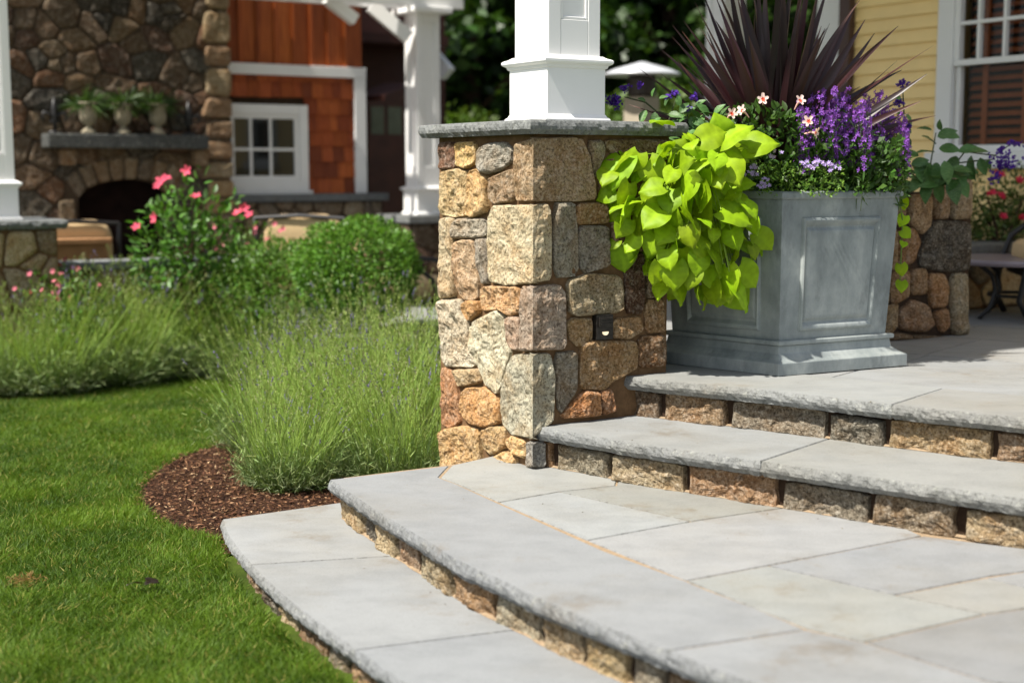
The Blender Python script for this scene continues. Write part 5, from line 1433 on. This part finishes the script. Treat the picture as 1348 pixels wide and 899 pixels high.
for layer, (md, off) in enumerate(((19.5, 0), (21, .10), (23, .22))):
    for x, y in vine_pts(md, 5000):
        Y = depth(x, y) + off + rg.uniform(-.05, .05); p = np.array(at(x, y, Y))
        rad = np.array([(x - 905) / 110, 0, -(y - 235) / 130]); 
        yv = rad * .9 + np.array([0, -.25, -.55]) + rg.normal(size=3) * .38
        nv_ = sunv * .55 + np.array((.1, -.5, .25)) + rg.normal(size=3) * .5 + rad * .35
        yv /= np.linalg.norm(yv); s_ = rg.choice([rg.uniform(.05, .08), rg.uniform(.08, .11), rg.uniform(.11, .135)], p=[.25, .5, .25]) * (1.05 if layer == 0 else 1)
        P_.append(p - yv * s_ * .45); Y_.append(yv); N_.append(nv_); S_.append(s_); Ck.append(layer)
for x, y, s_, yd_, n__ in ((868, 160, .10, (-.3, -.3, .08), (-.3, -.35, .9)), (1000, 190, .14, (.9, -.2, .15), (-.3, -.6, .6)), (812, 225, .15, (-.3, -.4, -.75), (-.5, -.75, .1)), (820, 268, .12, (-.7, -.3, -.2), (-.5, -.3, .6)), (948, 168, .11, (-.35, -.2, .8), (-.2, -.8, .3)), (955, 375, .14, (.1, -.1, -1), (-.5, -.7, .2))):
    Y = depth(x, y) - .02; yd_ = np.array(yd_, float); yd_ /= np.linalg.norm(yd_); P_.append(np.array(at(x, y, Y)) - yd_ * s_ * .45); Y_.append(yd_); N_.append(n__); S_.append(s_); Ck.append(0)
n = len(P_); Vt, Fs, ids = scatter(HEART[0], HEART[1], P_, Y_, N_, np.array(S_))
cc = colvar('#90b01a', ids, n, .24, .07, rg) * np.tile(HEARTC, n)[:, None]; np_mesh('leaves', Vt, Fs, M['lime'], vine, col=cc, smooth=True)
mb = MB()
for k in range(0, n, 2):
    e = Vector(P_[k]); r0 = Vector((at(930, 235, 5.72))); m_ = (e * .6 + r0 * .4) + Vector((0, .03, .04)); mb.tube([r0, m_, e], [.0035, .0028, .0018], 5)
mb.build('stems', plain('lime_stem', '#8aa33a', .5, .3), vine)
lv_ = [(1189, 262), (1191, 284), (1188, 303), (1190, 318), (1186, 348), (1187, 370)]
vt2 = empty('vine_tendril', at(1186, 262, 6.15), 'short lime green vine trailing down behind the right edge of the planter', 'vine')
Vt, Fs, ids = scatter(HEART[0], HEART[1], [at(x, y, 6.1) for x, y in lv_], rg.normal(size=(6, 3)) * .4 + (0, -.2, -1), rg.normal(size=(6, 3)) * .3 + (-.2, -1, .3), rg.uniform(.035, .055, 6))
np_mesh('leaves', Vt, Fs, M['lime'], vt2, col=colvar('#9fc41c', ids, 6, .16, .05, rg), smooth=True)
mb = MB(); mb.tube([at(1183, 248, 6.05), at(1188, 290, 6.1), at(1185, 370, 6.12)], .003, 5); mb.build('stem', M['stem'], vt2)

# leafy filler with pink dipladenia flowers
def mound(name, region, Yr, n, size, col, label, catg, seed, tmpl=LEAF, var=.4, mat='leaf', up=.5):
    """foliage filling a traced clump of real depth Yr"""
    rg = np.random.default_rng(seed); P_ = []
    xs = [q[0] for q in region]; ys = [q[1] for q in region]
    while len(P_) < n:
        q = np.stack([rg.uniform(min(xs), max(xs), 400), rg.uniform(min(ys), max(ys), 400)], 1)
        for x, y in q[inpoly(q, region)]: P_.append(np.array(at(x, y, rg.uniform(*Yr))))
    P_ = np.array(P_[:n]); c = P_.mean(0)
    out = P_ - c; out /= np.linalg.norm(out, axis=1)[:, None]
    t = empty(name, (c[0], c[1], P_[:, 2].min()), label, catg)
    Vt, Fs, ids = scatter(tmpl[0], tmpl[1], P_, out * .6 + rg.normal(size=(n, 3)) * .7 + (0, -.2, up), rg.normal(size=(n, 3)) * .6 + out * .3 + (-.3, -.5, .7), size * rg.uniform(.7, 1.3, n))
    np_mesh('foliage', Vt, Fs, M[mat], t, col=colvar(col, ids, n, var, .1, rg)); return t
dp = mound('dipladenia', [(925, 170), (960, 150), (1000, 140), (1040, 145), (1080, 165), (1100, 200), (1095, 250), (1010, 250), (985, 252), (975, 215), (930, 200)], (5.72, 6.1), 1500, .042, '#3c5a1f', 'dark leafy dipladenia with small pale pink flowers below the cordyline', 'flowering plant', 31)
for k, (x, y, f_) in enumerate([(1004, 131, (-.2, -1, .2)), (963, 150, (.3, -.8, .3)), (977, 146, (-.6, -.5, .3)), (1053, 133, (.3, -.8, .5)), (1064, 160, (-.4, -.8, .1)), (1073, 175, (.6, -.4, -.1)), (962, 219, (-.1, -1, .2))]):
    c = at(x, y, 5.66)
    Vt, Fs, ids = blossom([c], [f_], [.026], 5, 200 + k, .35); V2, F2, i2_ = blossom([tuple(Vector(c) - Vector(f_).normalized() * .004)], [f_], [.011], 5, 300 + k, .8)
    Va, Fa, Ca = cat([(Vt, Fs, colvar('#f6d9d2', ids, 5, .05, .02)), (V2 + np.array(f_) * -.0 + np.array((0, -.006, 0)), F2, colvar('#e0604a', i2_, 5, .1, .02))])
    fl = np_mesh('flower', Va, Fa, M['petal'], dp, col=Ca)
    mb = MB(); fn = Vector(f_).normalized(); mb.tube([Vector(c), Vector(c) - fn * .02, Vector(c) - fn * .045 + Vector((0, 0, -.01))], [.006, .004, .002], 6); mb.build('flower_tube', plain('pale_pink', '#edb9ae', .6, .3), fl)
# angelonia spikes
def spikes(px0, px1, ytop, n, seed, label, Yr=(5.68, 6.05), col='#9058ba'):
    rg = np.random.default_rng(seed); xs = rg.uniform(px0, px1, n); yt = np.interp(xs, [p[0] for p in ytop], [p[1] for p in ytop]) + rg.uniform(-5, 42, n)
    Y = rg.uniform(*Yr, n); top = np.array([at(x, y, q) for x, y, q in zip(xs, yt, Y)])
    cx_ = at((px0 + px1) / 2, 250, 6.0); base = np.stack([cx_[0] + (top[:, 0] - cx_[0]) * .72, cx_[1] + (top[:, 1] - cx_[1]) * .7, np.full(n, ZT - .03)], 1)
    t = empty('angelonia', (cx_[0], cx_[1], ZT - .03), label, 'flowering plant', 'purple angelonia in the planter')
    dv = top - base; Ln = np.linalg.norm(dv, axis=1)
    Vt, Fs, ids, _ = ribbons(base, dv, Ln, .0045, K=4, base_w=.9); parts = [(Vt, Fs, colvar('#566b35', ids, n, .25))]
    m = 36; k = np.repeat(np.arange(n), m); tl = rg.uniform(.05, .82, n * m); lp = base[k] + dv[k] * tl[:, None]
    V2, F2, i2_, _ = ribbons(lp, rg.normal(size=(n * m, 3)) * .8 + dv[k] * 1.5, rg.uniform(.03, .06, n * m), rg.uniform(.006, .011, n * m), K=2, gravity=.008); parts.append((V2, F2, colvar('#4b6a2c', i2_, n * m, .4, .1, rg)))
    Va, Fa, Ca = cat(parts); np_mesh('foliage', Va, Fa, M['leaf'], t, col=Ca)
    m = 44; k = np.repeat(np.arange(n), m); tl = rg.uniform(.45, 1.0, n * m); fp = base[k] + dv[k] * tl[:, None]; a = rg.uniform(0, 6.28, n * m)
    rad = .017 * (1.15 - tl) / .6 + .004; off = np.stack([np.cos(a), np.sin(a), rg.normal(0, .2, n * m)], 1)
    fp = fp + off * rad[:, None]; keep = rg.random(n * m) < .8
    fp, off = fp[keep], off[keep]; q = len(fp)
    V3, F3, i3 = blossom([tuple(x) for x in fp], [tuple(x) for x in off + (-.1, -.2, .2)], [.011] * q, 4, seed, .3)
    np_mesh('flowers', V3, F3, M['petal'], t, col=colvar(col, i3, q * 4, .35, .12, rg))
yt = [(1040, 150), (1070, 118), (1090, 122), (1110, 115), (1130, 130), (1155, 122), (1175, 135), (1198, 150)]
spikes(1042, 1092, yt, 34, 41, 'left clump of purple angelonia spikes beside the pale pink flowers')
spikes(1090, 1145, yt, 40, 42, 'middle clump of purple angelonia spikes in front of the dark cordyline leaves', (5.72, 6.15))
spikes(1140, 1196, yt, 34, 43, 'right clump of purple angelonia spikes near the planter right corner', (5.8, 6.25))
fill = mound('trailing_greens', [(1000, 225), (1060, 205), (1120, 190), (1185, 185), (1192, 235), (1180, 254), (1000, 256)], (5.78, 6.2), 2600, .034, '#3e5c22', 'thin leafy greens filling the planter below the purple spikes', 'plant', 32, tmpl=DIAMOND)
lob = mound('lobelia', [(955, 205), (1000, 215), (1110, 215), (1110, 250), (1095, 262), (1080, 255), (1070, 266), (1062, 256), (1000, 258), (960, 235)], (5.64, 5.85), 1300, .016, '#5f7f2c', 'tiny leaved lobelia with small lilac flowers along the planter rim', 'flowering plant', 33, var=.5)
rg = np.random.default_rng(34)
lp_ = [(x + rg.uniform(-9, 9), y + rg.uniform(-6, 6)) for x, y in ((990, 225), (1000, 240), (1010, 243), (992, 222), (1068, 218), (1075, 216), (1092, 220), (1098, 218), (1060, 216), (1020, 205)) for _ in range(5)]
for lo_x, hi_x in ((0, 1004), (1004, 1040), (1040, 1200)):
    q_ = [p for p in lp_ if lo_x <= p[0] < hi_x]
    V3, F3, i3 = blossom([at(x, y, 5.63) for x, y in q_], [tuple(rg.normal(size=3) * .3 + (-.2, -.8, .5)) for _ in q_], [.010] * len(q_), 5, 5, .3)
    np_mesh('flower_cluster', V3, F3, M['petal'], lob, col=colvar('#b9a3dc', i3, len(q_) * 5, .15, .06, rg))
ger = empty('geranium', at(1176, 250, 6.1), 'bright crimson geranium bloom at the right corner of the planter', 'flower')
gp_ = [Vector(at(1177, 233, 6.05)) + Vector(rg.normal(size=3)) * .018 for _ in range(34)]
V3, F3, i3 = blossom(gp_, [tuple(rg.normal(size=3) * .5 + (-.2, -.8, .5)) for _ in gp_], [.019] * len(gp_), 5, 6, .4); np_mesh('bloom', V3, F3, M['petal'], ger, col=colvar('#c8143c', i3, len(gp_) * 5, .2, .03, rg))
mb = MB(); mb.tube([at(1176, 256, 6.12), at(1177, 236, 6.06)], .003, 5); mb.build('stem', M['stem'], ger)

# heliotropes: big veined leaves, deep purple clusters
def heliotrope(root_px, Y, branches, leaves, clusters, label, seed, lsize=.08, Yc=None):
    rg = np.random.default_rng(seed); r0 = at(*root_px, Y); t = empty('heliotrope', r0, label, 'flowering plant')
    mb = MB()
    for br in branches: mb.tube([r0] + [at(x, y, Y - .03) for x, y in br], [.005] + [.004] * (len(br) - 1) + [.0025], 5)
    mb.build('branches', plain('purple_stem', '#3c4426', .6, .3, var=.2), t)
    P_ = []; Y_ = []; N_ = []; S_ = []
    for x, y, dx, dy, s_ in leaves:
        yv = np.array((dx, -.25 + rg.normal() * .2, -dy)); yv /= np.linalg.norm(yv)
        P_.append(at(x, y, Y - rg.uniform(0, .12))); Y_.append(yv); N_.append(np.array((-.35, -.6, .6)) + rg.normal(size=3) * .25); S_.append(lsize * s_)
    n = len(P_); Vt, Fs, ids = scatter(LEAFB[0], LEAFB[1], P_, Y_, N_, np.array(S_)); np_mesh('leaves', Vt, Fs, M['veined'], t, col=colvar('#3d5f2c', ids, n, .25, .06, rg), smooth=True)
    for x, y, w_, h_, n in clusters:
        cp_ = [Vector(at(x + rg.normal() * w_ / 2.2, y + rg.normal() * h_ / 2.2, Y - .06 + rg.uniform(-.02, .02))) for _ in range(n)]
        V3, F3, i3 = blossom(cp_, [tuple(rg.normal(size=3) * .6 + (-.2, -.6, .5)) for _ in cp_], [.0085] * n, 5, seed, .35)
        np_mesh('flower_cluster', V3, F3, M['petal'], t, col=colvar('#54309a', i3, n * 5, .4, .15, rg))
    return t
def broad():
    ts = [0, .12, .3, .5, .7, .86, 1.]; ws = [.02, .17, .27, .28, .21, .11, .005]; v = []
    for r_, (t, wd) in enumerate(zip(ts, ws)):
        for k in (-1, -.5, 0, .5, 1): v.append((k * wd, t, .12 * abs(k) * wd * 2 - .25 * (t - .3) ** 2 + (.012 if r_ % 2 else -.006) * abs(k)))
    return v, [np.array([(r * 5 + k, r * 5 + k + 1, (r + 1) * 5 + k + 1, (r + 1) * 5 + k) for r in range(6) for k in range(4)])]
LEAFB = broad()
rg = np.random.default_rng(9)
heliotrope((1232, 250), 6.85, [[(1225, 215), (1232, 175)], [(1260, 215), (1285, 212), (1310, 210)], [(1270, 200), (1310, 205), (1330, 190)], [(1210, 235), (1200, 215)], [(1250, 230), (1258, 260)]],
  [(1232, 190, -.8, -.5, 1), (1234, 180, .8, -.3, 1), (1230, 200, -1, .0, 1.15), (1236, 195, .9, .1, 1.1), (1238, 172, -.3, -1, .6), (1228, 172, -.9, -.2, .8), (1240, 176, .9, .2, .9), (1225, 215, -1, .5, 1.1), (1243, 212, .2, 1, 1.2),
   (1258, 205, -.35, 1, 1.35), (1278, 205, .1, 1, 1.35), (1290, 208, .3, 1, .95), (1300, 210, .2, 1, .55), (1262, 200, 1, -.25, 1.1), (1280, 200, 1, -.1, 1.0), (1250, 235, .3, 1, 1.4), (1262, 235, .5, 1, 1.1), (1215, 232, -.6, .6, 1.1), (1205, 225, -.9, .2, 1),
   (1222, 238, -.2, 1, 1.2), (1236, 240, .1, 1, 1.1), (1210, 205, -1, -.2, .9), (1245, 222, 1, .4, 1.1), (1200, 240, -.6, .5, 1), (1228, 222, .4, .6, 1.1), (1216, 218, .2, .8, 1)] + [(rg.uniform(1195, 1268), rg.uniform(212, 246), rg.normal(), rg.uniform(-.3, 1), rg.uniform(.8, 1.2)) for _ in range(34)],
  [(1322, 213, 20, 15, 150), (1311, 233, 10, 10, 40), (1335, 190, 14, 5, 40), (1318, 197, 5, 4, 14)], 'large leaved heliotrope with purple clusters on top of the rear stone pier', 51, .095)
heliotrope((930, 200), 5.95, [[(900, 160), (862, 145), (850, 135), (822, 128)], [(880, 160), (890, 130)], [(905, 165), (905, 150)]],
  [(850, 145, -.4, .9, .9), (862, 148, .0, 1, .95), (850, 133, -.9, -.3, .5), (858, 128, .2, -1, .55), (868, 130, .9, -.3, .6), (880, 150, .9, .2, .8), (890, 158, -.5, .8, .8), (900, 150, .8, -.5, .8), (910, 158, .8, .3, .9), (920, 150, .9, -.1, .8), (930, 160, .6, .6, .9), (905, 170, -.3, .9, .9), (895, 140, -.2, -.9, .7), (875, 140, .3, -.8, .6), (915, 140, .9, -.6, .7), (940, 150, .7, -.7, .8), (870, 155, -.7, .5, .7)] + [(rg.uniform(880, 960), rg.uniform(148, 190), rg.normal(), rg.uniform(-.6, .8), rg.uniform(.7, 1.1)) for _ in range(30)],
  [(809, 134, 9, 11, 90), (822, 117, 6, 4, 30), (842, 112, 6, 5, 12), (890, 122, 5, 4, 18), (880, 128, 5, 3, 14), (905, 143, 5, 4, 16), (912, 128, 6, 4, 16)], 'heliotrope branch with purple clusters arching left over the pillar cap', 52, .075)
hs2 = heliotrope((1185, 235), 6.3, [[(1190, 180), (1190, 150), (1188, 112)], [(1192, 190), (1196, 165)]], [(1188, 150, -.9, -.3, .6), (1192, 150, .6, .9, .8), (1190, 165, .7, .8, .7), (1186, 130, -.8, -.2, .5), (1193, 180, .4, 1, .8), (1185, 190, -.6, .7, .8)],
  [(1188, 110, 9, 4, 34), (1183, 135, 7, 7, 40), (1196, 165, 5, 6, 22)], 'upright heliotrope stem with purple clusters at the right end of the planter', 53, .07)

# roses in the bed in front of the yellow house
p = at(1322, 270, 8.85)
rs = bush('rose_bush', (p[0], p[1], p[2] - .05), .30, 1500, .036, '#54682e', 'loose rose bush with pink blooms behind the bed wall cap', 'rose bush', 61, shell=.85, lumps=.4, shape=(1.1, .7, 1.0), var=.45)
def rose(parent, pts_, s_, col, seed):
    rg = np.random.default_rng(seed)
    for c in pts_:
        cs = [Vector(c) + Vector(rg.normal(size=3)) * .006 for _ in range(4)]
        V3, F3, i3 = blossom(cs, [(0, -.7, .6)] * 4, [s_, s_ * .85, s_ * .65, s_ * .45], 5, int(rg.integers(999)), .8); np_mesh('flower', V3, F3, M['petal'], parent, col=colvar(col, i3, 20, .15, .05, rg))
rose(rs, [at(x, y, 8.55) for x, y in ((1303, 256), (1318, 259), (1344, 288), (1319, 287), (1315, 232), (1342, 240))], .034, '#d8415f', 3)
p = at(1275, 300, 9.0)
bush('bed_greenery', (p[0], p[1], p[2]), .2, 900, .03, '#5d6f38', 'low grey green foliage along the bed wall left of the roses', 'plant', 62, shell=.85, lumps=.4, shape=(1.6, .7, .8), var=.4, trunk=False)

# ------------------------------------------------------------------ trees beyond
def tree(px, Y, h, r, seed, col, label, n=9000):
    x = at(px, 225, Y)[0]; rg = np.random.default_rng(seed); t = empty('tree', (x, Y, 0), label, 'tree', 'trees behind the garden')
    mb = MB(); top = Vector((x + rg.uniform(-.4, .4), Y, h * .8)); mb.tube([(x, Y, 0), (x + .1, Y, h * .3), top], [.22, .16, .05], 8); mb.build('trunk', M['bark'], t)
    K = 26; lim = []
    cs = []
    for k in range(K):
        a = rg.uniform(0, 6.28); zz = h * rg.uniform(.12, .95); q = r * math.sin(math.pi * min(.95, max(.22, zz / h))) * rg.uniform(.25, 1)
        cs.append((x + math.cos(a) * q, Y + math.sin(a) * q, zz, r * rg.uniform(.28, .48)))
        if k < 9:
            mb = MB(); mb.tube([(x, Y, max(.4, zz * .6)), (x + math.cos(a) * q * .5, Y + math.sin(a) * q * .5, zz * .85), cs[-1][:3]], [.07, .05, .02], 6); mb.build('limb', M['bark'], t)
    cs = np.array(cs); k = rg.integers(0, K, n); d = rg.normal(size=(n, 3)); d /= np.linalg.norm(d, axis=1)[:, None]
    rr_ = cs[k, 3] * rg.random(n) ** .4; pos = cs[k, :3] + d * rr_[:, None] * (1, 1, .7); pos = pos[pos[:, 2] > .05]; n = len(pos); k = k[:n]
    Vt, Fs, ids = scatter(DIAMOND[0], DIAMOND[1], pos, rg.normal(size=(n, 3)) + (0, 0, -.3), rg.normal(size=(n, 3)) * .5 + (0, 0, 1), rg.uniform(.14, .26, n) * r / 2)
    np_mesh('crown', Vt, Fs, M['leaf'], t, col=colvar(col, ids, n, .4, .1, rg))
for k, a in enumerate([(500, 21, 7.5, 2.6, '#2c4218', 'dark green tree right behind the garden house roof'), (610, 20, 7.0, 2.4, '#2f4a1a', 'dense tree between the pergola post and the big column'), (665, 25, 8.0, 3.0, '#2a4017', 'tall tree just left of the big column'),
                        (745, 22, 7.5, 2.6, '#31481c', 'tree hidden behind the big column'), (830, 24, 7.5, 2.6, '#35501c', 'tree behind the patio heater'), (895, 21, 7.0, 2.3, '#2c4418', 'tree right of the patio heater'),
                        (985, 23, 8, 2.8, '#2a4216', 'tree behind the rear white column'), (1050, 20, 7.5, 2.4, '#2f4719', 'tree between the rear column and yellow house'), (1140, 26, 9, 3.0, '#2c4218', 'tree behind the yellow house corner'),
                        (420, 25, 8.5, 3.0, '#2c4218', 'tree behind the cedar house'), (250, 22, 8.5, 3.0, '#2c4218', 'tree behind the stone chimney'), (60, 22, 8.5, 3.0, '#2c4218', 'tree left of the stone chimney')]):
    tree(a[0], a[1], a[2], a[3], 400 + k, a[4], a[5])
hn = 42000; rg = np.random.default_rng(77)
pos = np.stack([rg.uniform(-26, 26, hn), rg.uniform(30, 33, hn), rg.uniform(0, 9, hn)], 1)
pos[:, 2] *= 1 + .25 * np.sin(pos[:, 0] * .7) * .6
Vt, Fs, ids = scatter(DIAMOND[0], DIAMOND[1], pos, rg.normal(size=(hn, 3)), rg.normal(size=(hn, 3)) * .5 + (0, -.4, .6), rg.uniform(.35, .7, hn))
np_mesh('woodland', Vt, Fs, M['leaf'], loc=(0, 31, 0), col=colvar('#26380f', ids, hn, .45, .1, rg))['kind'] = 'stuff'
for px, py, Y, s_, lab, sd_ in ((850, 145, 16, .55, 'sunny yellow green shrub behind the patio heater', 81), (620, 175, 17, .5, 'sunlit green shrub between the pergola post and big column', 82), (1040, 150, 15, .7, 'dark shrub behind the cordyline beside the house corner', 83)):
    p = at(px, py, Y); bush('garden_shrub', (p[0], p[1], p[2] - .5), s_, 4000, .09, '#4c6420' if sd_ != 83 else '#2c421a', lab, 'shrub', sd_, shell=.6, lumps=.3, shape=(1.2, 1, 1.5), tmpl=DIAMOND)

# ------------------------------------------------------------------ grit and bits of leaf on the steps
rg = np.random.default_rng(99); P_ = []
for z, poly, n in ((LB, Bfr[:40] + [(1.6, 4.3), (.3, 5.7)], 110), (LA, p2, 30), (LC, Cfr + Cin[::-1], 50), (LD, Dfr + Din[::-1], 40)):
    xs = [q[0] for q in poly]; ys = [q[1] for q in poly]; q = np.stack([rg.uniform(min(xs), max(xs), n * 4), rg.uniform(min(ys), max(ys), n * 4)], 1); q = q[inpoly(q, poly)][:n]
    P_ += [(x, y, z + .0015) for x, y in q]
n = len(P_); Vt, Fs, ids = scatter(DIAMOND[0], DIAMOND[1], P_, rg.normal(size=(n, 3)) * (1, 1, .05), rg.normal(size=(n, 3)) * .25 + (0, 0, 1), rg.choice([.003, .005, .009], n, p=[.6, .3, .1]))
np_mesh('grit', Vt, Fs, M['mulchchip'], loc=(0, 4.5, LB), col=colvar('#5a4632', ids, n, .5, .2, rg))['kind'] = 'stuff'
